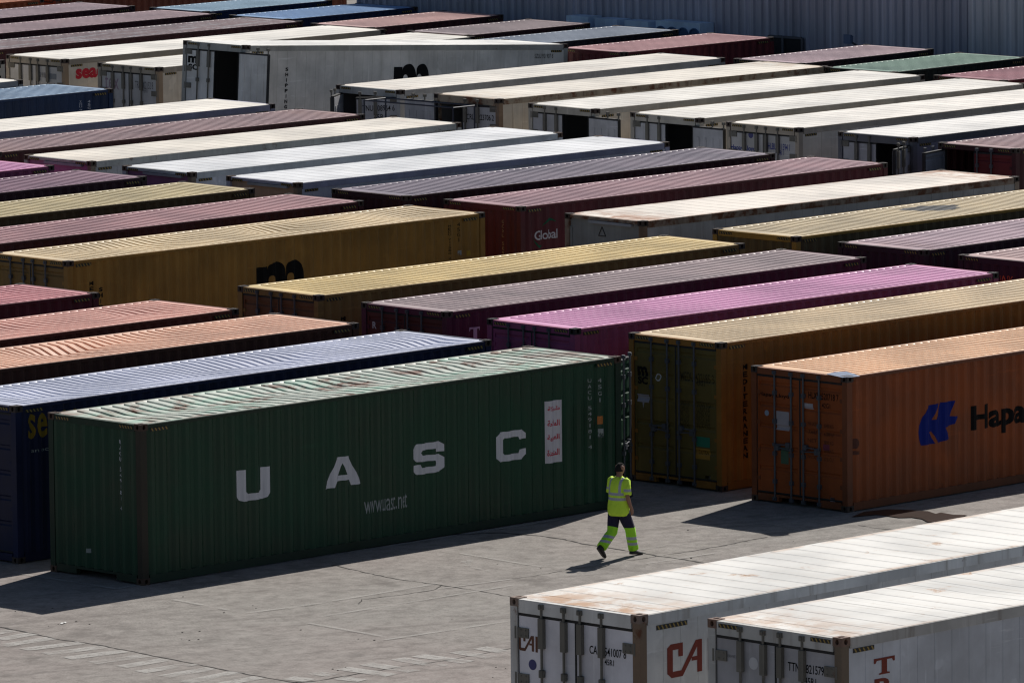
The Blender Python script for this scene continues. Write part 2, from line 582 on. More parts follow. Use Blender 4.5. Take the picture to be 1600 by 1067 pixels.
def flat_text(s, bold=0.0):
    me = text_mesh(s, bold)
    vs = [(v.co.x, v.co.y) for v in me.vertices]; fs = [tuple(p.vertices) for p in me.polygons]
    bpy.data.meshes.remove(me)
    return vs, fs

def fit(vs, u0, v0, u1, v1, keep=None):
    xs = [p[0] for p in vs]; ys = [p[1] for p in vs]
    a, b, c, d = min(xs), max(xs), min(ys), max(ys)
    return [(u0+(x-a)/(b-a or 1)*(u1-u0), v0+(y-c)/(d-c or 1)*(v1-v0)) for x, y in vs]

def stacked(s, u, vtop, cw, ch, step, bold=0.02):
    """letters one below the other, upright"""
    V = []; F = []
    v = vtop
    for chh in s:
        if chh != ' ':
            vs, fs = flat_text(chh, bold)
            w_ = cw*(0.28 if chh in 'I1l' else 1)
            vs = fit(vs, u-w_/2, v-ch, u+w_/2, v)
            n = len(V); V += vs; F += [tuple(i+n for i in f) for f in fs]
            v -= step
        else: v -= step*0.7
    return V, F

def rotated(s, u, vtop, cw, length, bold=0.02):
    """a line that reads downwards, turned a quarter"""
    vs, fs = flat_text(s, bold)
    vs = fit(vs, 0, 0, length, cw)
    return [(u-cw/2+y, vtop-x) for x, y in vs], fs

def poly(pts): return list(pts), [tuple(range(len(pts)))]

class Box:
    """one container: knows its place and how to put marks on its faces"""
    pass

def conform(c, face, V, F, name, mat, parent=None, off=0.004):
    bm = bmesh.new()
    vv = [bm.verts.new((x, y, 0)) for x, y in V]
    for f in F:
        try: bm.faces.new([vv[i] for i in f])
        except ValueError: pass
    us = [p[0] for p in V]; vs = [p[1] for p in V]
    br = []; ax = 0
    if c.kind == 'dry' and face == 'side': br = corr_breaks(min(us), max(us))
    elif c.kind == 'dry' and face == 'front': br = [-y for y in corr_breaks(-max(us), -min(us), PF)]
    elif c.kind == 'dry' and face == 'door': br = [z for z in door_breaks(c.h) if min(vs) < z < max(vs)]; ax = 1
    for x in br:
        bmesh.ops.bisect_plane(bm, geom=bm.verts[:]+bm.edges[:]+bm.faces[:], plane_co=((x, 0, 0), (0, x, 0))[ax], plane_no=((1, 0, 0), (0, 1, 0))[ax])
    for v in bm.verts:
        u, w_ = v.co.x, v.co.y
        if face == 'side':
            d = corr(u) if c.kind == 'dry' else 0.006
            v.co = (u, -W/2+0.008+d-off, w_)
        elif face == 'front':
            v.co = (-c.L/2+0.012+corr(-u, PF, 0.044)-off, -u, w_)
        elif face == 'door':
            d = door_prof(w_, c.h) if c.kind == 'dry' else 0.0
            v.co = (-c.L/2+0.035+d-off, -u, w_)
        elif face == 'header':
            v.co = (-c.L/2+0.006-off, -u, w_)
    me = bpy.data.meshes.new(name)
    bm.to_mesh(me); bm.free()
    return link(name, me, mat, parent or c.root)

def face_uv(c, face, px, py):
    """where the sight line of a photo point meets a face of the box"""
    d = c.inv.to_3x3() @ ray(px, py); o = c.inv @ CAM_P
    if face == 'side':
        t = (-W/2+0.02-o.y)/d.y; p = o+d*t; return p.x, p.z
    t = (-c.L/2+0.03-o.x)/d.x; p = o+d*t
    return -p.y, p.z

def word(c, face, s, lb, rt, col, name='lettering', bold=0.0, worn=0.35):
    u0, v0 = face_uv(c, face, *lb); u1, v1 = face_uv(c, face, *rt)
    vs, fs = flat_text(s, bold)
    return conform(c, face, fit(vs, u0, v0, u1, v1), fs, name, lettering_paint(*col, worn))

def stack_word(c, face, s, top, bot, wpx, col, bold=0.02, fill=0.72):
    """letters stacked from photo point top to photo point bot"""
    u, v1 = face_uv(c, face, *top); _, v0 = face_uv(c, face, *bot)
    u2, _ = face_uv(c, face, top[0]+wpx, top[1])
    n = sum(0.7 if ch == ' ' else 1 for ch in s)
    step = (v1-v0)/(n-1+fill)
    V, F = stacked(s, u, v1, abs(u2-u), step*fill, step, bold)
    return conform(c, face, V, F, 'lettering', lettering_paint(*col))

def plate(c, face, lb, rt, mat, name='sticker'):
    u0, v0 = face_uv(c, face, *lb); u1, v1 = face_uv(c, face, *rt)
    return conform(c, face, *poly([(u0, v0), (u1, v0), (u1, v1), (u0, v1)]), name, mat, off=0.003)

def disc(c, face, ctr, rpx, mat, name='sticker', off=0.003):
    u, v = face_uv(c, face, *ctr); r = rpx
    return conform(c, face, *poly([(u+r*math.cos(t*math.pi/8), v+r*math.sin(t*math.pi/8)) for t in range(16)]), name, mat, off=off)

WHITE = ('white_letters', (0.62, 0.62, 0.66)); BLACK = ('black_letters', (0.004, 0.004, 0.005))
BLUE = ('blue_letters', (0.02, 0.035, 0.22)); RED = ('red_letters', (0.55, 0.02, 0.05)); BROWN = ('brown_red_letters', (0.22, 0.05, 0.035))
DARKRED = ('dark_red_letters', (0.30, 0.02, 0.05)); YELLOW = ('yellow_letters', (0.26, 0.16, 0.018)); PALE = ('pale_letters', (0.60, 0.45, 0.55))
ORANGE = ('orange_letters', (0.55, 0.12, 0.05)); GREEN = ('green_letters', (0.012, 0.12, 0.06)); MAUVE = ('mauve_letters', (0.30, 0.22, 0.28)); TAN = ('tan_letters', (0.45, 0.33, 0.20))

# ------------------------------------------------------------------ container builder
GROUP = 'shipping containers parked in rows across the yard'
def container(label, x, y, yaw, kind, body, roof, left='door', right=None, L=12.192, h=2.86, z=0.0, angles=(0, 0), seed=1, sag=0.0,
              frame=None, doorm=None, rods=None, stripes='lr', pitch=0.0, hinges=True, fat=None, post=None, castm=None, npost=None, hz=None):
    c = Box(); c.L = L; c.h = h; c.kind = kind
    a = R(yaw)
    c.root = thing('shipping_container', label, 'container', (0, 0, 0), 0, GROUP)
    m = Matrix.Translation((x, y, z)) @ Matrix.Rotation(a, 4, 'Z') @ Matrix.Rotation(pitch, 4, 'Y') @ Matrix.Translation((L/2, W/2, 0))
    c.root.matrix_world = m; c.inv = m.inverted()
    frame = frame or body; doorm = doorm or body
    castm = castm or paint('casting_steel', (0.045, 0.032, 0.028), 0.5, 0.3)
    link('frame', mesh_frame(L, h, kind, -1 if left == 'unit' else 0), frame, c.root)
    for sx in (-1, 1):
        for sy in (-1, 1):
            link('corner_post', mesh_post(L, h, sx, sy), npost if npost and sx < 0 and sy < 0 else frame, c.root)
            for sz in (-1, 1):
                o = link('corner_casting', mesh_casting(sx, sy, sz), castm, c.root)
                o.location = (sx*L/2, sy*W/2, h if sz > 0 else 0)
    side = mesh_side_dry(L, h) if kind == 'dry' else mesh_side_reefer(L, h)
    link('side_panel', side, body, c.root)
    o = link('side_panel', side, body, c.root); o.rotation_euler.z = math.pi
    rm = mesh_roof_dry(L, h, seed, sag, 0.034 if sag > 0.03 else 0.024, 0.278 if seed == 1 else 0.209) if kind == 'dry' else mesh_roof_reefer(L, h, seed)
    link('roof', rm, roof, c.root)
    fl = MB(); fl.box(-L/2+0.09, L/2-0.09, -W/2+0.055, W/2-0.055, 0.157, 0.168)
    link('floor', cached(('floor', L), lambda: fl.mesh('floor')), M_FLOOR if kind == 'dry' else M_DARK, c.root)  # reefer floor coloured dark to stand in for the shade inside
    if kind == 'reefer': link('lining', mesh_lining(L, h), plain('shade_dark_lining', (0.11, 0.11, 0.115), 0.6), c.root)  # white lining painted dark, the interior shade put into its colour
    right = right or ('front' if left in ('door', 'unit') else 'door')
    if left == 'door' and kind == 'reefer' and right == 'front': right = 'unit'
    for e, sx in ((left, -1), (right, 1)):
        T = 0.0 if sx < 0 else math.pi
        if e == 'front':
            o = link('front_panel', mesh_front(L, h), body, c.root); o.rotation_euler.z = T
        elif e == 'unit':
            o = link('machinery_cover', cached(('unit', L, h), lambda: mesh_unit(L, h)), doorm, c.root); o.rotation_euler.z = T
            o = link('fan', cached(('fan', L), lambda: mesh_fan(L)), M_DARK, c.root); o.rotation_euler.z = T
            bb = MB(); bb.box(-L/2-0.02, -L/2+0.068, -W/2+0.35, W/2-0.75, h-0.155, h-0.095)
            o = link('drip_rail', cached(('drip', L, h), lambda: bb.mesh('drip_rail')), paint('drip_rail_grey', (0.30, 0.31, 0.34), 0.2), c.root); o.rotation_euler.z = T
        else:
            an = angles if sx < 0 or left != 'door' else (0, 0)
            for s, th in ((-1, an[0]), (1, an[1])):       # s=-1: hinged at +y
                d = link('door', mesh_door(h, kind, s), doorm, c.root)
                p = Vector((-L/2+0.035, -s*(W/2-0.13), 0))
                rot = s*R(th)
                if th > 150: p.x -= 0.05
                if sx > 0:
                    p = Vector((-p.x, -p.y, 0)); rot += math.pi
                d.location = p; d.rotation_euler.z = rot
                link('gasket', mesh_gasket(h, kind, s), M_GASKET, d)
                if sx > 0 and left != 'front': continue
                f = (kind == 'reefer') if fat is None else fat
                for k, yy in enumerate((0.47, 0.89) if s < 0 else (0.58, 0.98)):
                    r_ = link('lock_rod', mesh_rod(h, kind, f), rods or (M_ROD if kind == 'dry' else M_ROD_DIRTY), d)
                    r_.location = (0, s*yy, 0)
                    hd = link('handle', mesh_handle(s if k == 0 else -s), rods or M_ROD, d)
                    hd.location = (0, s*yy, 1.12-0.07*k)
                if hinges:
                    for zz in ((0.45, 0.98, h-1.05, h-0.48) if kind == 'dry' else (hz or (0.45, h-1.18, h-0.73, h-0.28))):
                        hg = link('hinge', mesh_hinge(kind, s), frame if kind == 'dry' else (post or M_ROD_DIRTY), d)
                        hg.location = (0, 0, zz)
    # hazard stripes on the headers and side ends
    if stripes:
        for sx in (-1, 1):
            for sy in (-1, 1):
                if sx > 0 and sy > 0: continue
                if 'l' in stripes and sx < 0:
                    o = link('warning_stripe', mesh_stripe(0.36, 0.055, 5), None, c.root)
                    o.location = (-L/2+0.003, sy*(W/2-0.38), h-0.07)
                if sy < 0 and (sx > 0 or 'l' in stripes):
                    o = link('warning_stripe', mesh_stripe(0.42, 0.06, 5), None, c.root)
                    o.location = (sx*(L/2-0.45), -W/2+0.001, h-(0.115 if kind == 'dry' else 0.20)); o.rotation_euler.z = math.pi/2
                    if kind == 'reefer': o.location.y = -W/2+0.009
    return c

# ------------------------------------------------------------------ ground
def ground_z(x, y):
    return 0.0

def ground_mat():
    t = NT('worn_concrete'); v = t.coord(rnd=False)
    n1 = t.noise(v, 0.10, 4, 0.5); n2 = t.noise(v, 1.3, 7, 0.65); n3 = t.noise(v, 26.0, 4, 0.7); n4 = t.noise(t.coord((0.35, 1.6, 1), False), 0.6, 6, 0.65, 0.5)
    c = t.mix(t.ramp(n1, 0.35, 0.65), (0.272, 0.232, 0.216), (0.252, 0.238, 0.218))
    c = t.mix(t.ramp(n2, 0.35, 0.75, 0, 0.30), c, (0.165, 0.148, 0.138))
    c = t.mix(t.ramp(n4, 0.55, 0.75, 0, 0.30), c, (0.29, 0.262, 0.245))
    c = t.mix(t.ramp(n3, 0.44, 0.62, 0, 0.45), c, (0.13, 0.115, 0.107))
    n6 = t.noise(v, 9.0, 8, 0.78); c = t.mix(t.ramp(n6, 0.50, 0.62, 0, 0.45), c, (0.31, 0.285, 0.268))
    n7 = t.noise(v, 14.0, 8, 0.8); c = t.mix(t.ramp(n7, 0.55, 0.66, 0, 0.6), c, (0.115, 0.10, 0.092))
    vt = t.n('ShaderNodeVectorRotate', rotation_type='Z_AXIS'); t.l(v, vt.inputs[0]); vt.inputs['Angle'].default_value = 0.35
    vm = t.n('ShaderNodeVectorMath', operation='MULTIPLY'); t.l(vt.outputs[0], vm.inputs[0]); vm.inputs[1].default_value = (0.12, 2.2, 1)
    n8 = t.noise(vm.outputs[0], 1.0, 5, 0.6, 0.3); c = t.mix(t.ramp(n8, 0.51, 0.66, 0, 0.42), c, (0.115, 0.10, 0.092))
    n9 = t.noise(v, 0.8, 3, 0.5, 0.6); c = t.mix(t.ramp(n9, 0.57, 0.70, 0, 0.42), c, (0.10, 0.088, 0.08))
    n10 = t.noise(v, 3.2, 10, 0.8); c = t.mix(t.ramp(n10, 0.51, 0.60, 0, 0.5), c, (0.120, 0.105, 0.096)); c = t.mix(t.ramp(n10, 0.49, 0.41, 0, 0.5), c, (0.32, 0.292, 0.272))
    n5 = t.noise(v, 0.55, 9, 0.75)
    c = t.mix(t.ramp(n5, 0.66, 0.76, 0, 0.35), c, (0.11, 0.098, 0.09))
    bp = t.n('ShaderNodeBump'); bp.inputs['Strength'].default_value = 0.35; bp.inputs['Distance'].default_value = 0.01
    t.l(n3, bp.inputs['Height']); t.l(bp.outputs[0], t.b.inputs['Normal'])
    return t.out(c, t.ramp(n2, 0.3, 0.7, 0.78, 0.92), 0.3)
gb = MB()
ys = [-700, -200, -60, -40, -30, -26, -22, -18.0, -17, -16, -15, -14.5, -13.5, -10, 0, 30, 70, 200, 900]
xs = [-700, -200, -60, -30, 0, 30, 70, 200, 900]
gb.grid(lambda i, j: (xs[i], ys[j], ground_z(xs[i], ys[j])), len(xs)-1, len(ys)-1)
tag(link('ground', gb.mesh('ground'), ground_mat()), kind='structure')

def strip_mesh(mb, pts, w, z, jitter=0.0, seed=0):
    rnd = random.Random(seed)
    P = []
    for i in range(len(pts)-1):
        a = Vector(pts[i]); b = Vector(pts[i+1])
        n = max(1, int((b-a).length/0.12)) if jitter else 1
        for k in range(n): P.append(a.lerp(b, k/n)+Vector((rnd.uniform(-jitter, jitter), rnd.uniform(-jitter, jitter), 0)))
    P.append(Vector(pts[-1]))
    L_, R_ = [], []
    for i, p in enumerate(P):
        d = (P[min(i+1, len(P)-1)]-P[max(i-1, 0)]).normalized(); nrm = Vector((-d.y, d.x, 0))
        ww = w*(rnd.uniform(0.3, 1.5) if jitter else 1)/2
        L_.append((p.x+nrm.x*ww, p.y+nrm.y*ww, z)); R_.append((p.x-nrm.x*ww, p.y-nrm.y*ww, z))
    n0 = len(mb.v)
    for l_, r_ in zip(L_, R_): mb.v += [l_, r_]
    for i in range(len(P)-1):
        a = n0+2*i; mb.f.append((a, a+1, a+3, a+2)); mb.m.append(0)

cracks = [
 ([(-30, 973), (0, 979), (45, 988), (95, 999), (150, 1006), (200, 1016), (240, 1024), (290, 1034), (340, 1044), (400, 1055), (420, 1059), (460, 1065), (520, 1077)], 0.022),
 ([(520, 882), (540, 887), (580, 896), (620, 904), (690, 914), (740, 921), (800, 932), (860, 944)], 0.016),
 ([(690, 914), (678, 921), (640, 927), (566, 936), (560, 943)], 0.009),
 ([(700, 835), (780, 832), (845, 837), (880, 842), (910, 849), (935, 853), (985, 861), (1003, 863), (1025, 868), (1060, 872), (1100, 879)], 0.030),
 ([(450, 1066), (488, 1064), (560, 1052), (620, 1042), (690, 1032), (800, 1012)], 0.018),
 ([(1037, 867), (1072, 862), (1140, 850), (1200, 838)], 0.016),
 ([(800, 903), (832, 900), (880, 891), (930, 883), (964, 877), (992, 874), (1025, 869)], 0.010),
 ([(1340, 820), (1365, 824), (1395, 827)], 0.012)]
cb = MB()
for i, (pts, w_) in enumerate(cracks): strip_mesh(cb, [at(*p, 0.004) for p in pts], w_*1.9, 0.004, 0.02, i)
tag(link('ground_cracks', cb.mesh('ground_cracks'), plain('crack_dirt', (0.022, 0.019, 0.018), 0.95)), kind='structure')

def mark_mat(name, dens):
    t = NT(name); v = t.coord(rnd=False)
    n = t.noise(v, 9.0, 8, 0.75); n2 = t.noise(v, 1.6, 4, 0.6)
    a = t.math('MULTIPLY', t.ramp(n, 0.48, 0.66, 1.0, 0.3), t.ramp(n2, 0.32, 0.58, 0.05, 1.0))
    a = t.math('MULTIPLY', a, dens)
    t.l(a, t.b.inputs['Alpha'])
    return t.out((0.50, 0.485, 0.46), 0.8, 0.3)
mb_ = MB()
dash = [((0, 999), (50, 990)), ((3, 1009), (80, 997)), ((37, 1015), (126, 1004)), ((71, 1022), (162, 1010.5)), ((105, 1028.5), (195, 1017)),
        ((144, 1036), (228, 1024)), ((190, 1042), (260, 1030)), ((219, 1050), (301, 1037)), ((256, 1057), (331, 1044)), ((290, 1066), (369, 1050)), ((-40, 995), (18, 985)), ((330, 1072), (405, 1058))]
for a, b in dash: strip_mesh(mb_, [at(*a), at(*b)], 0.30, 0.008)
dash2 = [((489, 1051), (520, 1055)), ((535, 1044), (612, 1055)), ((572, 1037), (647, 1049)), ((621, 1029), (691, 1041)), ((653, 1024), (732, 1034.5)), ((712, 1018), (769, 1027)), ((450, 1059), (485, 1063)), ((529, 1059), (568, 1063)), ((750, 1012), (800, 1020))]
for a, b in dash2: strip_mesh(mb_, [at(*a), at(*b)], 0.32, 0.008)
tag(link('painted_dashes', mb_.mesh('painted_dashes'), mark_mat('worn_white_paint', 0.68)), kind='structure')
lb_ = MB()
lines = [((483, 974), (601, 995), 0.10), ((601, 1000), (800, 970), 0.09), ((450, 951), (690, 911), 0.09), ((500, 964), (800, 915), 0.09), ((271, 937), (356, 953), 0.11), ((387, 958), (500, 943), 0.09),
         ((20, 895), (181, 920), 0.10), ((181, 920), (900, 808), 0.10), ((1003, 859), (1040, 853), 0.08), ((1010, 881), (1120, 864), 0.08), ((720, 865), (846, 886), 0.08), ((735, 886), (765, 893), 0.08), ((720, 878), (759, 880), 0.12), ((735, 875), (730, 884), 0.12), ((650, 925), (800, 905), 0.07), ((1120, 905), (1300, 870), 0.08)]
for a, b, w_ in lines: strip_mesh(lb_, [at(*a), at(*b)], w_, 0.012)
tag(link('painted_lines', lb_.mesh('painted_lines'), mark_mat('faded_white_paint', 0.4)), kind='structure')

# oily water run-off beside the orange box
def puddle():
    pts = [(1330, 808), (1370, 804), (1405, 809), (1425, 808.5), (1441, 811), (1450, 816), (1463, 817), (1500, 809), (1512, 805), (1490, 804.5), (1470, 801), (1462, 803), (1450, 799), (1420, 797), (1385, 796), (1350, 800)]
    P = [at(*p, 0.006) for p in pts]
    b = MB(); b.face([(p.x, p.y, 0.016) for p in P])
    t = NT('oily_wet_stain'); v = t.coord(rnd=False)
    n = t.noise(v, 2.0, 5, 0.6)
    return link('puddle', b.mesh('puddle'), t.out(t.mix(n, (0.020, 0.010, 0.007), (0.05, 0.028, 0.02)), 0.30, 0.5))
tag(puddle(), 'brown oily puddle running out from under the orange container', 'puddle')

db = MB(); rnd = random.Random(4)
spots = [(76, 978), (91, 975), (98, 982), (119, 971), (140, 975), (24, 955), (35, 957), (196, 1043), (285, 988), (312, 986), (284, 998), (296, 1000), (310, 999), (286, 932), (395, 946), (400, 950), (350, 957), (560, 998), (585, 1000), (520, 1045), (540, 1042), (528, 1047), (706, 967), (1075, 828), (1091, 822), (777, 881), (845, 888), (1080, 872), (770, 1058), (775, 1042), (790, 1044), (430, 968), (470, 984), (455, 985), (82, 950), (1240, 845), (1150, 842), (1096, 866)]
for px, py in spots:
    p = at(px, py); r_ = rnd.uniform(0.007, 0.020)
    n = 5; ph = rnd.random()*6
    rg = lambda k, z: [(p.x+k*r_*math.cos(ph+i*6.283/n)*1.3, p.y+k*r_*math.sin(ph+i*6.283/n), z) for i in range(n)]
    db.rings([rg(1, 0.002), rg(0.8, r_*0.5), rg(0.2, r_*0.65)])
tag(link('loose_debris', db.mesh('loose_debris'), plain('debris_dark', (0.03, 0.026, 0.024), 0.9)), 'small dark crumbs of dirt scattered on the concrete', 'debris', kind='stuff')
p = at(100, 974)
sb = MB(); sb.grid(lambda i, j: (p.x-0.07+0.05*i, p.y-0.03+0.03*j+0.01*i, 0.010+0.012*((i*j+i) % 2)), 3, 2)
tag(link('paper_scrap', sb.mesh('paper_scrap'), plain('paper_white', (0.7, 0.7, 0.68), 0.8)), 'scrap of white paper lying on the concrete in the lower left', 'litter')

# ------------------------------------------------------------------ the containers
def maroon(n='maroon_paint', c=(0.080, 0.016, 0.022), **k): return paint(n, c, 0.25, 0.4, **k)
WHT = paint('reefer_white', (0.60, 0.59, 0.57), 0.12, 0.25, 0.45, (0.36, 0.33, 0.29))
WHT_WARM = paint('reefer_cream', (0.62, 0.56, 0.47), 0.16, 0.35, 0.45, (0.40, 0.30, 0.22))
WHT_COOL = paint('reefer_cool', (0.54, 0.56, 0.60), 0.10, 0.25, 0.45, (0.36, 0.36, 0.37))
WHT_GREY = paint('reefer_grey', (0.40, 0.40, 0.40), 0.14, 0.4, 0.5, (0.24, 0.23, 0.21))
RWHT = (0.72, 0.71, 0.68); RCRM = (0.73, 0.68, 0.60)
POSTBR = paint('rusty_post', (0.20, 0.135, 0.09), 0.9, 0.7)

# -- foreground white reefers
CAI_ = c = container('white refrigerated container with red CA letters and CAI on its doors, nearest the worker', -15.136, -26.656, 0.9, 'reefer', WHT, roof_paint('cai_roof', RWHT, 0.52, 0.45, end_rust=1.0, seams=0.44, wear=(0.62, 0.57, 0.50), rustcol=(0.46, 0.27, 0.15)),
              z=1.40, h=2.896, frame=paint('cai_frame', (0.66, 0.65, 0.63), 0.6, 0.75, dirtcol=(0.24, 0.19, 0.14)), doorm=paint('cai_door', (0.72, 0.70, 0.74), 0.08, 0.25), seed=11, stripes='', hz=(0.42, 1.05, 2.896-1.12, 2.896-0.48), npost=POSTBR, castm=paint('cai_casting', (0.22, 0.16, 0.13), 0.6))
def cai_logo(u0, v0, u1, v1, tail):
    """the three joined letters as one outline family, unit box"""
    A = [(0.04, 0.10), (0.12, 0.0), (0.44, 0.0), (0.86, 0.80), (0.86, 0.52), (0.70, 0.52), (0.70, 0.40), (0.86, 0.40), (0.86, 0.04), (1.0, 0.04), (1.0, 1.0), (0.82, 1.0), (0.40, 0.18), (0.16, 0.18), (0.16, 0.82), (0.32, 0.82), (0.32, 0.60), (0.45, 0.60), (0.45, 1.0), (0.10, 1.0), (0.0, 0.90), (0.0, 0.14)]
    V = [(u0+x*(u1-u0), v0+y*(v1-v0)) for x, y in A]
    F = [tuple(range(len(V)))]
    if tail:
        w_ = (u1-u0); x0 = u1+w_*tail; x1 = u1+w_*(tail+0.14); n = len(V)
        V += [(x0, v0+0.02*(v1-v0)), (x1, v0+0.02*(v1-v0)), (x1, v1), (x0, v1)]; F.append((n, n+1, n+2, n+3))
    return V, F
u0, v0 = face_uv(c, 'side', 1042, 1060); u1, v1 = face_uv(c, 'side', 1096, 997)
conform(c, 'side', *cai_logo(u0, v0, u1, v1, 0.17), 'lettering', lettering_paint(*BROWN))
u0, v0 = face_uv(c, 'door', 810, 1015); u1, v1 = face_uv(c, 'door', 834, 993.5)
conform(c, 'door', *cai_logo(u0, v0, u1, v1, 0.10), 'lettering', lettering_paint('faded_brown_letters', (0.16, 0.075, 0.05), 0.3))
word(c, 'door', 'CAIU 541007 8', (921, 1020.5), (978, 1016), BLACK, bold=0.01, worn=0.1)
word(c, 'door', '45R1', (944.6, 1038.3), (959, 1031), BLACK, bold=0.01, worn=0.1)
disc(c, 'door', (832, 1038), 0.075, plain('sticker_blue', (0.03, 0.035, 0.16)))
o = link('warning_stripe', mesh_stripe(0.62, 0.065, 8), None, c.root); o.location = (-6.096+0.66, -W/2+0.009, 2.896-0.215); o.rotation_euler.z = math.pi/2

TTNU_ = c = container('white refrigerated container with dirty grey doors numbered TTNU 821579, bottom right corner', -14.689, -29.951, 0.17, 'reefer', WHT_COOL, roof_paint('ttnu_roof', RWHT, 0.50, 0.45, end_rust=0.65, seams=0.36, wear=(0.62, 0.57, 0.50), rustcol=(0.46, 0.26, 0.14)),
              z=1.40, h=2.896, frame=paint('ttnu_frame', (0.46, 0.45, 0.43), 0.6, 0.75, dirtcol=(0.16, 0.12, 0.09)), doorm=paint('ttnu_door', (0.40, 0.39, 0.41), 0.15, 0.5), seed=12, post=M_ROD_DIRTY, hz=(0.42, 1.05, 2.896-1.12, 2.896-0.48), npost=paint('brown_post', (0.16, 0.12, 0.085), 0.8, 0.6), castm=paint('ttnu_casting', (0.20, 0.12, 0.09), 0.6))
word(c, 'door', 'TTNU 821579 1', (1231, 1047), (1293, 1042.6), BLACK, bold=0.01, worn=0.1)
word(c, 'door', '45R1', (1257, 1068.5), (1275, 1060), BLACK, bold=0.01, worn=0.1)
word(c, 'door', 'TEX SERVICE', (1124, 1024), (1152, 1024), ('ghost_letters', (0.15, 0.15, 0.16)))
disc(c, 'door', (1177, 1036), 0.085, plain('sticker_white', (0.55, 0.55, 0.57)))
def serif_T(cx, v0, v1, w_):
    h_ = v1-v0
    A = [(-.5, 1), (.5, 1), (.5, .70), (.42, .70), (.36, .86), (.13, .86), (.13, .12), (.26, .08), (.26, 0), (-.26, 0), (-.26, .08), (-.13, .12), (-.13, .86), (-.36, .86), (-.42, .70), (-.5, .70)]
    return poly([(cx+x*w_, v0+y*h_) for x, y in A])
uu, v1 = face_uv(c, 'side', 1381, 1026); _, v0 = face_uv(c, 'side', 1381, 1052)
conform(c, 'side', *serif_T(uu, v0, v1, 0.42), 'lettering', lettering_paint(*BROWN))
stp = (v1-v0)*1.22
V, F = stacked('RITON', uu, v1-stp, 0.40, (v1-v0), stp, 0.03)
conform(c, 'side', V, F, 'lettering', lettering_paint(*BROWN))

# -- the green one
GRN = paint('green_paint', (0.0065, 0.044, 0.021), 0.2, 0.45, rough=0.42, spec=0.38)
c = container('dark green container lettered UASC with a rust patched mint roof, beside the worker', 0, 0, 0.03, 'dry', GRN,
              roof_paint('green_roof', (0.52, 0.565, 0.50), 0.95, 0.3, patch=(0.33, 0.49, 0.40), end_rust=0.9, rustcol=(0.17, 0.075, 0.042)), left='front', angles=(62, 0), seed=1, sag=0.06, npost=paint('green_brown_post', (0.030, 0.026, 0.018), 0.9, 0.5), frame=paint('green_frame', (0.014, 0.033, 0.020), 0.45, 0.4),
              castm=paint('rusty_casting', (0.06, 0.035, 0.025), 0.7))
def bar_letters(ch):
    """wide block letters with cut corners, unit box, outline plus holes as strips"""
    t = 0.26
    if ch == 'U': return [[(0, 1), (t, 1), (t, .30), (.34, .22), (.66, .22), (1-t, .30), (1-t, 1), (1, 1), (1, .18), (.92, .05), (.80, 0), (.20, 0), (.08, .05), (0, .18)]]
    if ch == 'A': return [[(.34, 1), (.66, 1), (1, 0), (.74, 0), (.68, .20), (.32, .20), (.39, .38), (.61, .38), (.50, .78), (.26, 0), (0, 0)]]
    if ch == 'S': return [[(1, .66), (.76, .66), (.74, .78), (.30, .78), (.25, .70), (.30, .61), (.86, .58), (1, .46), (1, .14), (.86, 0), (.14, 0), (0, .12), (0, .32), (.24, .32), (.27, .21), (.72, .21), (.76, .30), (.72, .39), (.14, .42), (0, .54), (0, .86), (.14, 1), (.86, 1), (1, .88)]]
    return [[(1, .68), (.76, .68), (.72, .78), (.30, .78), (.26, .72), (.26, .28), (.30, .22), (.72, .22), (.76, .34), (1, .34), (1, .14), (.86, 0), (.14, 0), (0, .14), (0, .86), (.14, 1), (.86, 1), (1, .86)]]
for ch, lb, rt in (('U', (370.5, 785), (421, 728)), ('A', (508, 764), (563.5, 709)), ('S', (645.5, 743), (693, 688)), ('C', (775, 723), (822, 669.5))):
    u0, v0 = face_uv(c, 'side', *lb); u1, v1 = face_uv(c, 'side', *rt)
    for P in bar_letters(ch):
        conform(c, 'side', *poly([(u0+x*(u1-u0), v0+y*(v1-v0)) for x, y in P]), 'lettering', lettering_paint(*WHITE))
word(c, 'side', 'www.uasc.net', (570, 803), (637, 770), ('grey_letters', (0.34, 0.36, 0.36)), bold=0.0)
plate(c, 'side', (853, 724.5), (876.5, 624), lettering_paint('white_panel', (0.60, 0.58, 0.62), 0.15), 'panel')
AR = ['\uFEB7\uFEAE\uFEDB\uFE94', '\uFE8D\uFEDF\uFEE4\uFEFC\uFEA3\uFE94', '\uFE8D\uFEDF\uFECC\uFEAE\uFE91\uFEF4\uFE94', '\uFE8D\uFEDF\uFEE4\uFE98\uFEA4\uFEAA\uFE93']
for s, (py0, py1) in zip(AR, ((644.5, 634), (667, 655.5), (690.5, 678), (713, 701))):
    u0, v0 = face_uv(c, 'side', 855.5, py0); u1, v1 = face_uv(c, 'side', 873.5, py1-1)
    vs, fs = flat_text(s[::-1], 0.02)
    conform(c, 'side', fit(vs, u0, v0, u1, v1), fs, 'lettering', lettering_paint(*RED, 0.1), off=0.008)
stack_word(c, 'side', 'UACU 549181 4', (921, 592), (921, 701), 3.8, ('grey_letters', (0.34, 0.36, 0.36)), 0.0, 0.6)
stack_word(c, 'side', '45G1', (937, 591), (937, 628), 3.8, ('grey_letters', (0.34, 0.36, 0.36)), 0.0, 0.6)
plate(c, 'side', (934.5, 663), (941, 649.5), plain('placard_orange', (0.42, 0.13, 0.015)))
plate(c, 'side', (935.5, 684), (942, 669), lettering_paint('grey_mark', (0.3, 0.33, 0.32), 0.9))
stack_word(c, 'front', 'UACU 549181 4', (187.5, 687), (187.5, 797), 5.5, WHITE, 0.0)
plate(c, 'front', (136, 863), (141, 857), lettering_paint('grey_mark', (0.3, 0.33, 0.32), 0.9))

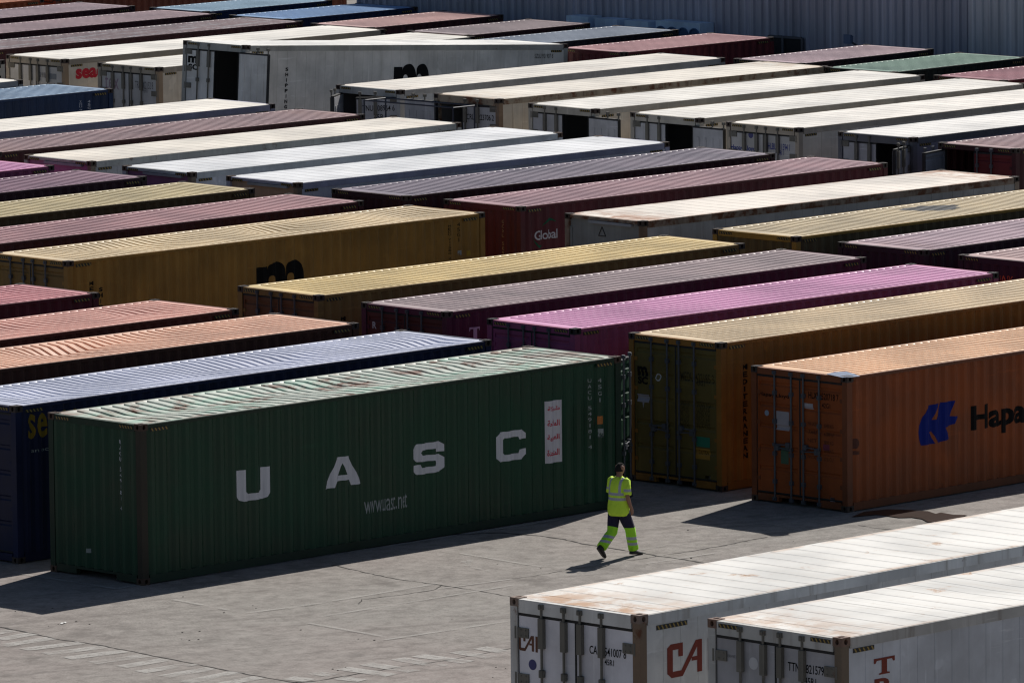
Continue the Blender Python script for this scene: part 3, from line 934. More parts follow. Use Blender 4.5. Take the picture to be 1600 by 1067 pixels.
# -- orange and yellow boxes right of it
ORG = paint('orange_paint', (0.255, 0.062, 0.015), 0.14, 0.35)
c = container('orange container with a blue logo and black Hapag lettering, right of the worker', 14.44, -3.66, 0.09, 'dry', ORG, roof_paint('orange_roof', (0.74, 0.46, 0.27), 0.10, 0.25, end_rust=0.1), h=2.56, seed=2, sag=0.035, frame=paint('orange_frame', (0.16, 0.05, 0.02), 0.35, 0.4), stripes='')
u0, v0 = face_uv(c, 'side', 1434.5, 697); u1, v1 = face_uv(c, 'side', 1496, 625)
LOGO = [[(0.0, 0.34), (0.05, 0.50), (0.13, 0.72), (0.27, 0.97), (0.53, 1.0), (0.36, 0.60), (0.46, 0.60), (0.58, 1.0), (0.93, 1.0), (0.82, 0.62), (1.0, 0.60), (0.92, 0.42), (0.68, 0.36), (0.80, 0.06), (0.50, 0.0), (0.35, 0.32), (0.30, 0.30), (0.42, 0.0), (0.09, 0.0)]]
for P in LOGO: conform(c, 'side', *poly([(u0+x*(u1-u0), v0+y*(v1-v0)) for x, y in P]), 'lettering', lettering_paint('logo_blue', (0.006, 0.018, 0.19), 0.1))
uh, vh0 = face_uv(c, 'side', 1518, 674.5); _, vh1 = face_uv(c, 'side', 1518, 636); ue, _ = face_uv(c, 'side', 1600, 650)
vs, fs = flat_text('Hapag-Lloyd', 0.035)
up_, _ = face_uv(c, 'side', 1584, 655)
v3, _ = flat_text('Hap', 0.035)
k_ = (max(p[0] for p in vs)-min(p[0] for p in vs))/(max(p[0] for p in v3)-min(p[0] for p in v3))
V = fit(vs, uh, vh0-(vh1-vh0)*0.25, uh+(up_-uh)*k_, vh1+(vh1-vh0)*0.04)
conform(c, 'side', V, fs, 'lettering', lettering_paint(*BLACK, 0.1))
word(c, 'door', 'Hapag-Lloyd', (1185.5, 619), (1232.7, 617), BLACK, bold=0.02)
word(c, 'door', 'HLXU 520718 7', (1263, 622), (1310, 617), BLACK, bold=0.01)
word(c, 'door', '42G1', (1284, 637), (1297, 631), BLACK, bold=0.01)
plate(c, 'door', (1213, 671), (1233, 644), plain('paper_notice', (0.34, 0.32, 0.36)), 'notice')
plate(c, 'door', (1256, 638), (1270, 631), plain('sticker_pale', (0.36, 0.34, 0.38)))
disc(c, 'door', (1198, 645), 0.055, plain('sticker_blue_white', (0.25, 0.32, 0.42)))
for k in range(5):
    word(c, 'door', ('MAX GROSS', 'TARE', 'NET', 'CU CAP', 'PAYLOAD')[k], (1262, 664+k*13), (1276, 663+k*13-3), ('dim_letters', (0.08, 0.03, 0.02)), worn=0.5)
    word(c, 'door', ('30480 KG', '67200 LB', '3890 KG', '26590 KG', '67.6 CU')[k], (1287, 668+k*13), (1302, 667+k*13-3), ('dim_letters', (0.08, 0.03, 0.02)), worn=0.5)
plate(c, 'door', (1220, 724), (1232, 700), plain('placard_green', (0.05, 0.11, 0.07)))
plate(c, 'door', (1297, 783), (1304, 777.5), plain('sticker_pale', (0.36, 0.34, 0.38)))
plate(c, 'door', (1286, 703), (1296, 695), plain('placard_dark_red', (0.14, 0.02, 0.05)))
disc(c, 'side', (1336, 693), 0.10, lettering_paint('dark_emblem', (0.10, 0.04, 0.03), 0.7)); plate(c, 'side', (1327, 712), (1343, 703), lettering_paint('dark_emblem', (0.10, 0.04, 0.03), 0.7))

P_ = [c.inv @ at(px, py, 2.552) for px, py in ((1291, 584.5), (1304, 581.5), (1322, 580.5), (1334, 584), (1344, 588), (1330, 589.5), (1316, 590))]
b = MB(); b.face([(p.x, p.y, 2.556) for p in P_]); link('roof_reflection', b.mesh('roof_reflection'), plain('painted_sky_reflection', (0.20, 0.25, 0.36), 0.4), c.root)  # bluish sky reflection on the roof, painted as a flat blue sheet

YLW = paint('yellow_with_bounce', (0.235, 0.105, 0.018), 0.14, 0.35)  # yellow with orange bounce light from the next box mixed in
YLW_DOOR = paint('yellow_doors_no_bounce', (0.12, 0.088, 0.022), 0.12, 0.4)  # same yellow, dirtier and without the bounce light mixed in
TANROOF = roof_paint('tan_roof', (0.62, 0.48, 0.30), 0.02, 0.3)
c = container('yellow container marked MEDITERRANEAN, its doors between the green and orange ones', 14.79, -0.12, -0.08, 'dry', YLW, TANROOF, seed=3, sag=0.025, frame=YLW, doorm=YLW_DOOR)
def msc_m(u0, v0, u1, v1):
    w_, h_ = u1-u0, v1-v0
    def arch(x0, x1, xi0, xi1, hi):
        n = 12; xm = (x0+x1)/2; o = []
        for k in range(n+1):
            a = math.pi*k/n; b0 = 0.76 if k < n/2 else 0.42
            o.append((xm-(xm-x0)*math.cos(a), b0+(1-b0)*math.sin(a)))
        i_ = [(xi0+(xi1-xi0)*(0.5-0.5*math.cos(math.pi*k/n)), hi-0.14+0.14*math.sin(math.pi*k/n)) for k in range(n+1)]
        return [(x0, 0)]+o+[(x1, 0), (xi1, 0)]+i_[::-1]+[(xi0, 0)]
    Fs = [[(0, 0), (0.242, 0), (0.242, 0.88), (0, 0.88)], arch(0.242, 0.642, 0.27, 0.40, 0.58), arch(0.642, 1.0, 0.665, 0.79, 0.60)]
    return [poly([(u0+x*w_, v0+y*h_) for x, y in P]) for P in Fs]
def msc_mark(c, face, lb, rt, col=BLACK):
    u0, v0 = face_uv(c, face, *lb); u1, v1 = face_uv(c, face, *rt)
    V, F = [], []
    for vs, fs in msc_m(u0, v0, u1, v1):
        n = len(V); V += vs; F += [tuple(i+n for i in f) for f in fs]
    conform(c, face, V, F, 'lettering', lettering_paint(*col, 0.1))
word(c, 'door', 'm', (996, 586.5), (1011, 573), BLACK, bold=0.05, worn=0.1); word(c, 'door', 'SC', (996.5, 599), (1012, 589), BLACK, bold=0.05, worn=0.1)
disc(c, 'door', (1028, 589.5), 0.075, plain('sticker_white', (0.55, 0.55, 0.57))); disc(c, 'door', (1028, 589.5), 0.05, plain('sticker_olive', (0.16, 0.12, 0.04)), off=0.006)
u0, v0 = face_uv(c, 'door', 996, 627); u1, v1 = face_uv(c, 'door', 1014, 617)
conform(c, 'door', *poly([(u0, v0), ((u0+u1)/2-0.02, v0), ((u0+u1)/2, v0-0.12), ((u0+u1)/2+0.03, v0), (u1, v0), (u1, v1), (u0, v1)]), 'sticker', plain('paper_notice', (0.34, 0.32, 0.36)))
plate(c, 'door', (1088, 697), (1109, 684), plain('placard_teal', (0.01, 0.16, 0.10))); plate(c, 'door', (1087, 716), (1109, 702), plain('placard_amber', (0.35, 0.18, 0.02)))
word(c, 'door', 'CAUTION', (1091, 709), (1106, 704.5), BLACK); 
word(c, 'door', 'MEDU 422185 3', (1063, 594), (1115, 586), ('dim_olive_letters', (0.05, 0.04, 0.02)), bold=0.01); word(c, 'door', '45G1', (1087, 602), (1101, 595), ('dim_olive_letters', (0.05, 0.04, 0.02)), bold=0.01)
for k in range(6):
    word(c, 'door', ('GROSS WT', 'TARE WT', 'NET WT', 'CU CAP', 'MAX', 'PAYLOAD')[k], (1063, 632+k*7), (1077, 630+k*7-3), ('dim_olive_letters', (0.05, 0.04, 0.02)), worn=0.5)
    word(c, 'door', ('32500 KG', '71650 LB', '3940 KG', '8690 LB', '28560 KG', '76.4 CU')[k], (1088, 634+k*7), (1109, 632+k*7-3), ('dim_olive_letters', (0.05, 0.04, 0.02)), worn=0.5)
plate(c, 'door', (1102, 748.5), (1110, 743.5), plain('sticker_pale', (0.36, 0.34, 0.38)))
stack_word(c, 'side', 'MEDITERRANEAN', (1164.5, 569), (1164.5, 716), 8, BLACK, 0.04, 0.74)
stack_word(c, 'side', 'SHIPPING', (1185, 575), (1185, 666), 8, BLACK, 0.04, 0.74)

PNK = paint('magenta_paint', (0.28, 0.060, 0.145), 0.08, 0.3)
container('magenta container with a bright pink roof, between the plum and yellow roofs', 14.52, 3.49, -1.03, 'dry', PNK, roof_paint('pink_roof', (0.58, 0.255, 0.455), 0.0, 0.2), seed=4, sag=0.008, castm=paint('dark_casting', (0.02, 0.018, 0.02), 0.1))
PLM = paint('plum_paint', (0.085, 0.016, 0.040), 0.12, 0.35)
c = container('plum container with a pale letter T, its roof dark brown between yellow and pink roofs', 14.78, 7.27, -0.62, 'dry', PLM, roof_paint('plum_roof', (0.33, 0.25, 0.26), 0.03, 0.75, wear=(0.10, 0.075, 0.08)), seed=5, sag=0.01, doorm=paint('maroon_door', (0.09, 0.02, 0.02), 0.2))
u0, v0 = face_uv(c, 'side', 742.5, 531); _, v1 = face_uv(c, 'side', 742.5, 511)
conform(c, 'side', *serif_T(u0, v0, v1, 0.30), 'lettering', lettering_paint(*PALE, 0.1))
V, F = stacked('EX', u0, v0-0.12, 0.28, v1-v0, (v1-v0)+0.1, 0.03)
conform(c, 'side', V, F, 'lettering', lettering_paint(*PALE, 0.1))
word(c, 'door', 'R', (582, 513), (588, 503), WHITE, bold=0.02)
YLW2 = paint('ochre_paint', (0.22, 0.13, 0.04), 0.1, 0.35)
c = container('ochre container with a bright yellow roof, behind the salmon orange roof', 15.01, 11.16, -1.68, 'dry', YLW2, roof_paint('yellow_roof', (0.66, 0.50, 0.22), 0.03, 0.3), seed=6, sag=0.012, doorm=paint('brown_doors', (0.14, 0.06, 0.025), 0.2))
stack_word(c, 'side', 'MEDITERRANEAN', (536.5, 495), (536.5, 600), 8, BLACK, 0.04, 0.74)

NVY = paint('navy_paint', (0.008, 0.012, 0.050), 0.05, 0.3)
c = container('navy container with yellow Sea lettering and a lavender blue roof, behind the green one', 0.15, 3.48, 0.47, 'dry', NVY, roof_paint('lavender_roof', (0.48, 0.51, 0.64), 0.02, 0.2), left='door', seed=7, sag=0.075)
word(c, 'side', 'seaco', (43.6, 687), (126, 636), YELLOW, bold=0.02, worn=0.2)
word(c, 'side', 'an ocean company', (50, 709), (140, 690), ('grey_letters', (0.34, 0.36, 0.36)))
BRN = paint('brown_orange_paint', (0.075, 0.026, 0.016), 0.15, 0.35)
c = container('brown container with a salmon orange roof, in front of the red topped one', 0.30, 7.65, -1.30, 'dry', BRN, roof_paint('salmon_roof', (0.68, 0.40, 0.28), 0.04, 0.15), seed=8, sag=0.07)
word(c, 'side', 'HLXU 343158', (462, 534), (516, 519), ('dim_letters', (0.08, 0.03, 0.02)))
container('red brown container with a coral roof, behind the salmon roofed one', 0.33, 10.78, 0.22, 'dry', paint('red_brown_paint', (0.14, 0.034, 0.022), 0.15, 0.35), roof_paint('coral_roof', (0.64, 0.34, 0.28), 0.12, 0.25, end_rust=0.1), seed=9, sag=0.06)
container('crimson container with a rose pink roof at the left edge, before the mustard one', 0.31, 15.20, -1.28, 'dry', paint('crimson_paint', (0.095, 0.014, 0.026), 0.1, 0.3), roof_paint('rose_pink_roof', (0.50, 0.20, 0.22), 0.02, 0.15), seed=10, sag=0.02)
BIGY = paint('mustard_paint', (0.27, 0.145, 0.030), 0.06, 0.3)
c = container('long mustard container with a big black letter m, left of the maroon Global one', 15.70, 19.46, -0.84, 'dry', BIGY, roof_paint('cream_yellow_roof', (0.63, 0.50, 0.31), 0.03, 0.25), seed=13, sag=0.07, doorm=paint('mustard_doors', (0.20, 0.115, 0.03), 0.25))
msc_mark(c, 'side', (401, 462), (474, 404))
stack_word(c, 'side', 'MEDITERRANEAN', (143, 440), (143, 545), 8, BLACK, 0.04, 0.74)
stack_word(c, 'side', 'SHIPPING', (157.5, 449), (157.5, 520), 8, BLACK, 0.04, 0.74)
stack_word(c, 'side', 'MEDU 711580 2', (702, 352), (702, 405), 4, BLACK, 0.0); stack_word(c, 'side', '45G1', (716, 348), (716, 378), 4, BLACK, 0.0)
plate(c, 'side', (715, 399), (721, 391), lettering_paint('grey_mark', (0.3, 0.33, 0.32), 0.9)); plate(c, 'side', (729, 400), (735, 391), lettering_paint('amber_mark', (0.35, 0.22, 0.03), 0.6))

GLD = paint('gold_paint', (0.30, 0.18, 0.035), 0.06, 0.3)
container('gold container with a tan roof bearing one dark patch, below the rusty white one', 28.77, 10.78, 0.33, 'dry', paint('khaki_paint', (0.10, 0.078, 0.035), 0.06, 0.3), roof_paint('khaki_roof', (0.53, 0.43, 0.27), 0.02, 0.25, blotch=(0.02, 0.28, 0.85, 0.52)), left='front', seed=14, sag=0.01, frame=GLD)
DKM = paint('dark_plum_paint', (0.042, 0.012, 0.024), 0.08, 0.3)
container('dark plum container with a dusty mauve roof and a rusty front corner', 28.64, 7.02, 0.25, 'dry', DKM, roof_paint('dusty_mauve_roof', (0.42, 0.30, 0.35), 0.02, 0.3, end_rust=0.25), left='front', seed=15, sag=0.008)
c = container('dark plum container at the right edge with small orange letters on its end', 28.52, 3.53, 0, 'dry', DKM, roof_paint('dusty_rose_roof', (0.45, 0.31, 0.31), 0.02, 0.3, end_rust=0.15), left='front', seed=16, sag=0.01)
word(c, 'front', 'UASK', (1558, 443), (1584, 432), ORANGE)

c = container('white refrigerated container with heavy rust along its roof edge, right of the Global one', 28.83, 15.37, -1.37, 'reefer', WHT_GREY, roof_paint('rusty_white_roof', (0.74, 0.68, 0.61), 0.12, 0.15, end_rust=1.0, seams=1.0, wear=(0.55, 0.47, 0.40)), left='unit', npost=POSTBR, seed=17, frame=paint('rusted_frame', (0.30, 0.24, 0.19), 1.9, 0.8, dirtcol=(0.09, 0.05, 0.035)), doorm=paint('grey_unit_cover', (0.26, 0.27, 0.27), 0.35, 0.5), stripes='')
u0, v0 = face_uv(c, 'door', 939, 362)
for (a, b) in (((0, 0), (0.11, 0.2)), ((0.11, 0.2), (0.22, 0)), ((0, 0), (0.22, 0))):
    q = MB(); q.tube((-6.096+0.062, -(u0-0.11+a[0]), v0-0.1+a[1]), (-6.096+0.062, -(u0-0.11+b[0]), v0-0.1+b[1]), 0.009, 5); link('warning_triangle', q.mesh('warning_triangle'), M_BLK, c.root)
GLB = maroon('global_maroon', (0.100, 0.018, 0.024))
c = container('maroon container lettered Global with a green swoosh', 29.18, 19.46, -0.10, 'dry', GLB, roof_paint('dusky_rose_roof', (0.36, 0.205, 0.235), 0.02, 0.3), left='front', seed=18, sag=0.008)
word(c, 'side', 'Global', (836, 376), (870, 357), WHITE, bold=0.012, worn=0.2)
for a, b, pk in (((848, 354), (868, 346), 1), ((834, 373), (848, 383), -1)):
    u0, v0 = face_uv(c, 'side', *a); u1, v1 = face_uv(c, 'side', *b)
    n = 8; up = []; lo = []
    for i in range(n+1):
        t = i/n; s_ = math.sin(math.pi*t)
        x = u0+(u1-u0)*t; y = v0+(v1-v0)*t+pk*0.10*s_
        up.append((x, y+0.028*s_+0.003)); lo.append((x, y-0.028*s_-0.003))
    for i in range(n): conform(c, 'side', *poly([lo[i], lo[i+1], up[i+1], up[i]]), 'lettering', lettering_paint(*GREEN, 0.1)) if False else None
    V = lo+up; F = [(i, i+1, n+2+i, n+1+i) for i in range(n)]
    conform(c, 'side', V, F, 'lettering', lettering_paint(*GREEN, 0.1))
stack_word(c, 'front', 'GCXU 589172', (785, 344), (785, 420), 4, TAN, 0.0)
container('maroon black container with a slate plum roof, directly behind the Global one', 29.11, 23.02, -0.31, 'dry', maroon('black_maroon', (0.040, 0.011, 0.016)), roof_paint('slate_plum_roof', (0.185, 0.150, 0.200), 0.0, 0.35), left='front', seed=19, sag=0.008)
def unit_cover(n, c): return paint(n, c, 0.3, 0.5)
RFR = paint('reefer_frame_rust', (0.30, 0.27, 0.23), 0.6, 0.6, dirtcol=(0.12, 0.08, 0.05))
container('white refrigerated container with a beige machinery end, in front of two pink ended ones', 29.46, 26.94, -0.96, 'reefer', WHT_COOL, roof_paint('clean_white_roof', (0.69, 0.705, 0.73), 0.22, 0.3, wear=(0.55, 0.55, 0.55), rustcol=(0.45, 0.33, 0.24), seams=0.44), left='unit', npost=paint('speckled_post', (0.22, 0.17, 0.12), 0.9, 0.7), seed=20, frame=paint('lavender_frame', (0.36, 0.36, 0.46), 0.12, 0.3), doorm=unit_cover('beige_cover', (0.42, 0.30, 0.22)), castm=paint('brown_casting', (0.08, 0.05, 0.035), 0.6))
container('white refrigerated container with a dull mauve machinery end', 29.47, 30.53, -0.87, 'reefer', WHT_COOL, roof_paint('clean_white_roof', (0.69, 0.705, 0.73), 0.22, 0.3, wear=(0.55, 0.55, 0.55), rustcol=(0.45, 0.33, 0.24), seams=0.44), left='unit', npost=paint('speckled_post', (0.22, 0.17, 0.12), 0.9, 0.7), seed=21, frame=paint('pale_grey_frame', (0.44, 0.46, 0.47), 0.3, 0.4), doorm=unit_cover('mauve_cover', (0.26, 0.12, 0.23)), castm=paint('brown_casting', (0.08, 0.05, 0.035), 0.6))
container('cream topped refrigerated container with a pink machinery end and rust speckled rail', 29.66, 34.23, -0.86, 'reefer', WHT_GREY, roof_paint('cream_white_roof', RCRM, 0.05, 0.12, end_rust=0.15, wear=(0.66, 0.58, 0.48)), left='unit', npost=paint('speckled_post', (0.22, 0.17, 0.12), 0.9, 0.7), seed=22, frame=paint('speckled_frame', (0.42, 0.42, 0.39), 1.1, 0.6), doorm=unit_cover('pink_cover', (0.36, 0.16, 0.30)), castm=paint('brown_casting', (0.08, 0.05, 0.035), 0.6))
container('long maroon container with a brown rose ribbed roof, between two cream topped reefers', 29.64, 37.58, -0.55, 'dry', maroon('brown_maroon', (0.075, 0.024, 0.024)), roof_paint('brown_rose_roof', (0.30, 0.195, 0.205), 0.02, 0.3, end_rust=0.2), seed=23, sag=0.008)
container('cream topped white refrigerated container running past the blue one to the left edge', 30.10, 41.45, -1.02, 'reefer', WHT_COOL, roof_paint('cream_roof_plain', (0.80, 0.755, 0.68), 0.03, 0.12, wear=(0.62, 0.54, 0.44)), seed=24, frame=paint('lavender_frame', (0.36, 0.36, 0.46), 0.12, 0.3))
container('plum container with a pink roof tip cut by the left edge', 16.34, 34.26, 0, 'dry', PNK, roof_paint('pink_roof', (0.58, 0.255, 0.455), 0.0, 0.2), seed=25, sag=0.008)
container('plum container with a purple brown roof at the left edge, behind the tan yellow one', 16.08, 30.74, 0.03, 'dry', DKM, roof_paint('purple_brown_roof', (0.235, 0.125, 0.180), 0.0, 0.3), seed=26, sag=0.008)
container('brown yellow container with a tan yellow roof at the left edge, behind the rose one', 15.87, 26.96, -0.39, 'dry', paint('umber_paint', (0.105, 0.065, 0.025), 0.06, 0.3), roof_paint('tan_yellow_roof', (0.52, 0.43, 0.24), 0.02, 0.25), seed=27, sag=0.008)
container('dark red container with a dull rose roof, behind the long mustard one', 15.66, 23.08, 0.02, 'dry', maroon('dark_red_paint', (0.065, 0.015, 0.020)), roof_paint('dull_rose_roof', (0.38, 0.20, 0.215), 0.02, 0.3), seed=28, sag=0.01)

# -- the white rows with open doors
RD = paint('reefer_door_grey', (0.43, 0.43, 0.45), 0.1, 0.35)
SEAM = dict(seams=0.44)
c = container('white refrigerated container with both doors ajar, behind the thin black railing', 46.87, 41.36, -0.78, 'reefer', paint('reefer_blue_grey', (0.42, 0.45, 0.48), 0.1, 0.3), roof_paint('streaky_white_roof', (0.73, 0.69, 0.625), 0.06, 0.3, end_rust=0.15, seams=0.44, wear=(0.60, 0.46, 0.34)), angles=(56, 44), seed=29, frame=paint('grey_frame', (0.36, 0.36, 0.36), 0.3, 0.5), doorm=RD)
def door_word(c, s, text, y0, y1, z0, z1, col):
    # writing on an opened leaf, kept in the leaf's own frame
    for d in c.root.children:
        if d.name.split('.')[0] == 'door' and abs(d.location.y+s*(W/2-0.13)) < 0.1 and d.location.x < 0:
            vs, fs = flat_text(text, 0.01)
            a, b = (y1, y0) if s > 0 else (y0, y1)
            V = fit(vs, 0, z0, 1, z1)
            mb = MB(); mb.v = [(-0.004, s*(a+(b-a)*x), z) for x, z in V]; mb.f = list(fs); mb.m = [0]*len(fs)
            link('lettering', mb.mesh('lettering'), lettering_paint(*col, 0.1), d)
door_word(c, 1, 'TNU 808964 6', 0.08, 0.92, 2.31, 2.46, BLACK); door_word(c, 1, '45R1', 0.32, 0.62, 2.08, 2.23, BLACK)
R2_ = c = container('white refrigerated container with brown rust along the roof edge and left door swung back', 46.76, 37.63, -1.50, 'reefer', WHT_WARM, roof_paint('rust_edge_roof', RCRM, 0.08, 0.2, end_rust=0.55, seams=1.0, wear=(0.6, 0.5, 0.38), rustcol=(0.45, 0.30, 0.18)), angles=(178, 10), npost=POSTBR, seed=30, frame=paint('brown_frame', (0.34, 0.28, 0.21), 1.7, 0.8, dirtcol=(0.12, 0.07, 0.04)), doorm=RD, stripes='')
c = container('clean white reefer with right door swung fully back, left of the cream sided one', 46.40, 33.84, -1.41, 'reefer', WHT_WARM, roof_paint('clean_cream_roof', (0.74, 0.715, 0.665), 0.28, 0.35, seams=0.44, wear=(0.6, 0.5, 0.38), rustcol=(0.45, 0.30, 0.18)), angles=(0, 178), seed=31, frame=paint('beige_frame', (0.42, 0.39, 0.34), 0.3, 0.4), doorm=RD)
c = container('cream sided refrigerated container with one open door, next to the one lettered Hapag-Lloyd', 46.33, 30.16, -1.15, 'reefer', WHT_WARM, roof_paint('clean_cream_roof', (0.74, 0.715, 0.665), 0.28, 0.35, seams=0.44, wear=(0.6, 0.5, 0.38), rustcol=(0.45, 0.30, 0.18)), angles=(0, 178), seed=32, frame=paint('beige_frame', (0.42, 0.39, 0.34), 0.3, 0.4), doorm=RD)
c = container('cream refrigerated container with closed doors lettered Hapag-Lloyd', 46.09, 26.59, 0.11, 'reefer', WHT_WARM, roof_paint('plain_cream_roof', (0.80, 0.76, 0.70), 0.28, 0.35, wear=(0.66, 0.58, 0.48)), seed=33, frame=paint('tan_frame', (0.40, 0.34, 0.27), 0.4, 0.5), doorm=paint('hl_door', (0.47, 0.46, 0.45), 0.08, 0.3))
word(c, 'door', 'Hapag-Lloyd', (1142, 236), (1180, 229), BLUE, bold=0.02); word(c, 'door', 'HLBU 911594 1', (1200, 233.5), (1234, 226), BLUE, bold=0.01); word(c, 'door', '45R1', (1212, 242), (1224, 236), BLUE, bold=0.01)
disc(c, 'door', (1173, 211), 0.085, plain('sticker_blue', (0.03, 0.035, 0.16)))
c = container('grey sided refrigerated container with black opening and right door edge on', 46.09, 22.84, 0.62, 'reefer', paint('reefer_slate', (0.22, 0.22, 0.27), 0.1, 0.3), roof_paint('ribbed_white_roof', (0.73, 0.715, 0.69), 0.28, 0.35, seams=0.36), angles=(0, 112), seed=34, frame=paint('slate_frame', (0.13, 0.13, 0.15), 0.3, 0.4), doorm=RD)
c = container('maroon container with its doors open on grey ribs and a red inner door, right edge', 45.65, 19.20, 0.66, 'dry', maroon('edge_maroon', (0.055, 0.014, 0.018)), roof_paint('brown_plum_roof', (0.28, 0.17, 0.19), 0.02, 0.3, end_rust=0.2), angles=(76, 8), seed=35, sag=0.008, doorm=paint('slate_blue_door', (0.15, 0.17, 0.22), 0.05))
for o in c.root.children:
    if o.name.startswith('door') and abs(o.rotation_euler.z) < 0.5: o.material_slots[0].material = paint('red_door', (0.13, 0.018, 0.022), 0.05); o['label'] = 'red door with two bright lock rods'
c = container('tilted white refrigerated container with a big black m and a wide open door', 45.97, 46.43, 0, 'reefer', paint('reefer_dull', (0.58, 0.56, 0.53), 0.08, 0.5, 0.5, (0.27, 0.26, 0.23)), roof_paint('dull_white_roof', (0.74, 0.735, 0.71), 0.03, 0.1), h=2.86, z=0.95, pitch=math.atan(0.81/12.19), angles=(0, 180), seed=36, frame=paint('dull_frame', (0.33, 0.33, 0.31), 0.45, 0.5), doorm=paint('pale_leaf', (0.66, 0.65, 0.63), 0.06, 0.25))
word(c, 'door', 'm', (293.5, 98), (309, 88.5), BLACK, bold=0.05, worn=0.1); word(c, 'door', 'SC', (294, 109), (309.5, 101), BLACK, bold=0.04, worn=0.1)
msc_mark(c, 'side', (614, 140), (670.5, 100))
stack_word(c, 'side', 'SHIPPING', (448, 106), (448, 170), 4.5, BLACK, 0.04, 0.66)
word(c, 'side', 'SZLU 921907 8', (835, 91.5), (864, 84.5), BLACK, bold=0.0, worn=0.2)
tc = c
c = container('white refrigerated container with grey lowercase tex on its door, far left', 47.38, 51.18, 0.60, 'reefer', WHT_WARM, roof_paint('bright_cream_roof', (0.76, 0.73, 0.67), 0.28, 0.35, wear=(0.66, 0.58, 0.48)), seed=37, npost=paint('tan_post', (0.30, 0.22, 0.15), 0.7, 0.6), frame=paint('tex_frame', (0.33, 0.29, 0.24), 0.5, 0.5), doorm=paint('pale_door', (0.47, 0.47, 0.48), 0.06, 0.3))
word(c, 'door', 'tex', (164, 139), (185.5, 120), MAUVE, bold=0.0, worn=0.2); word(c, 'door', 'TRIU 802152 8', (211, 138), (239, 129), ('grey_black_letters', (0.12, 0.12, 0.13))); word(c, 'door', '45R1', (222, 145), (231, 139), ('grey_black_letters', (0.12, 0.12, 0.13)))
c = container('white refrigerated container with red lowercase sea lettering, far left', 47.42, 55.03, -0.23, 'reefer', WHT_WARM, roof_paint('bright_cream_roof', (0.76, 0.73, 0.67), 0.28, 0.35, wear=(0.66, 0.58, 0.48)), seed=38, npost=paint('tan_post', (0.30, 0.22, 0.15), 0.7, 0.6), frame=paint('tex_frame', (0.33, 0.29, 0.24), 0.5, 0.5), doorm=paint('pale_door', (0.47, 0.47, 0.48), 0.06, 0.3))
u0, v0 = face_uv(c, 'side', 118, 124.5); u1, v1 = face_uv(c, 'side', 152, 105)
vs, fs = flat_text('seaco', 0.045); V = fit(vs, u0, v0, u0+(u1-u0)*1.68, v1)
conform(c, 'side', V, fs, 'lettering', lettering_paint('sea_red', (0.55, 0.03, 0.05), 0.1))
word(c, 'door', 'SEGU 901182', (60, 121), (71, 114), ('grey_black_letters', (0.12, 0.12, 0.13))); plate(c, 'door', (76, 124), (88, 116), lettering_paint('grey_notice', (0.22, 0.24, 0.27), 0.3), 'notice')
c = container('white container with one round black letter, left of the red lettered white one', 34.1, 56.2, 0, 'reefer', WHT_WARM, roof_paint('bright_cream_roof', (0.76, 0.73, 0.67), 0.28, 0.35), seed=39, stripes='')
word(c, 'side', 'CO', (-26, 126), (9, 101), BLACK, bold=0.04, worn=0.1)
container('white container showing only its roof tip at the left edge, behind the blue one', 30.47, 51.35, 0, 'reefer', WHT_GREY, roof_paint('bright_cream_roof', (0.76, 0.73, 0.67), 0.28, 0.35), seed=40)
c = container('dark blue container with a light blue roof at the left edge', 30.30, 47.61, 0, 'dry', paint('deep_blue_paint', (0.018, 0.034, 0.080), 0.08, 0.3), roof_paint('steel_blue_roof', (0.20, 0.30, 0.43), 0.03, 0.5, wear=(0.42, 0.46, 0.52)), seed=41, sag=0.006)
stack_word(c, 'side', 'TGHU 91', (126, 158), (126, 176), 3, WHITE, 0.0); stack_word(c, 'side', '45G1', (139, 157), (139, 176), 3, WHITE, 0.0)

# -- the far rows before the shed
FM = maroon('far_maroon', (0.060, 0.018, 0.022))
def far_roof(n, c, s=0.5): return roof_paint(n, mul(c, 1.45), 0.02, s, wear=mul(c, 2.3))
container('maroon container with a grey mauve roof, hindmost of three at the upper left', 48.54, 66.64, 0.59, 'dry', FM, far_roof('grey_mauve_roof', (0.20, 0.145, 0.165)), seed=42, sag=0.006)
container('maroon container with a grey mauve roof, middle one of three at the upper left', 48.16, 62.79, 0.09, 'dry', FM, far_roof('mauve_brown_roof', (0.215, 0.150, 0.165)), seed=43, sag=0.006)
container('maroon container with a dusty mauve roof, just behind the red lettered white one', 47.89, 58.84, 0.16, 'dry', FM, roof_paint('dust_patched_roof', (0.23, 0.155, 0.165), 0.03, 0.5, patch=(0.36, 0.34, 0.36)), seed=44, sag=0.006)
K = dict(left='front')
DB = paint('far_blue_paint', (0.015, 0.030, 0.085), 0.05, 0.3)
container('blue container with a grey blue roof, behind the bright blue one', 60.6, 63.55, 0.42, 'dry', DB, far_roof('grey_blue_roof', (0.15, 0.24, 0.32)), L=5.2, seed=45, **K)
container('blue container with a bright blue roof, near the top edge left of the shed', 60.25, 59.70, 0.96, 'dry', DB, far_roof('bright_blue_roof', (0.080, 0.165, 0.31), 0.35), L=5.4, seed=46, **K)
container('maroon container with a salmon rose roof, in front of the bright blue one', 59.75, 55.72, 1.12, 'dry', FM, far_roof('salmon_rose_roof', (0.32, 0.19, 0.18), 0.25), L=5.5, seed=47, **K)
container('short maroon container with a brown mauve roof, left of the wall mounted cooling boxes', 59.72, 51.74, 0.86, 'dry', FM, far_roof('brown_mauve_roof', (0.175, 0.135, 0.145), 0.25), L=5.02, seed=48, **K)
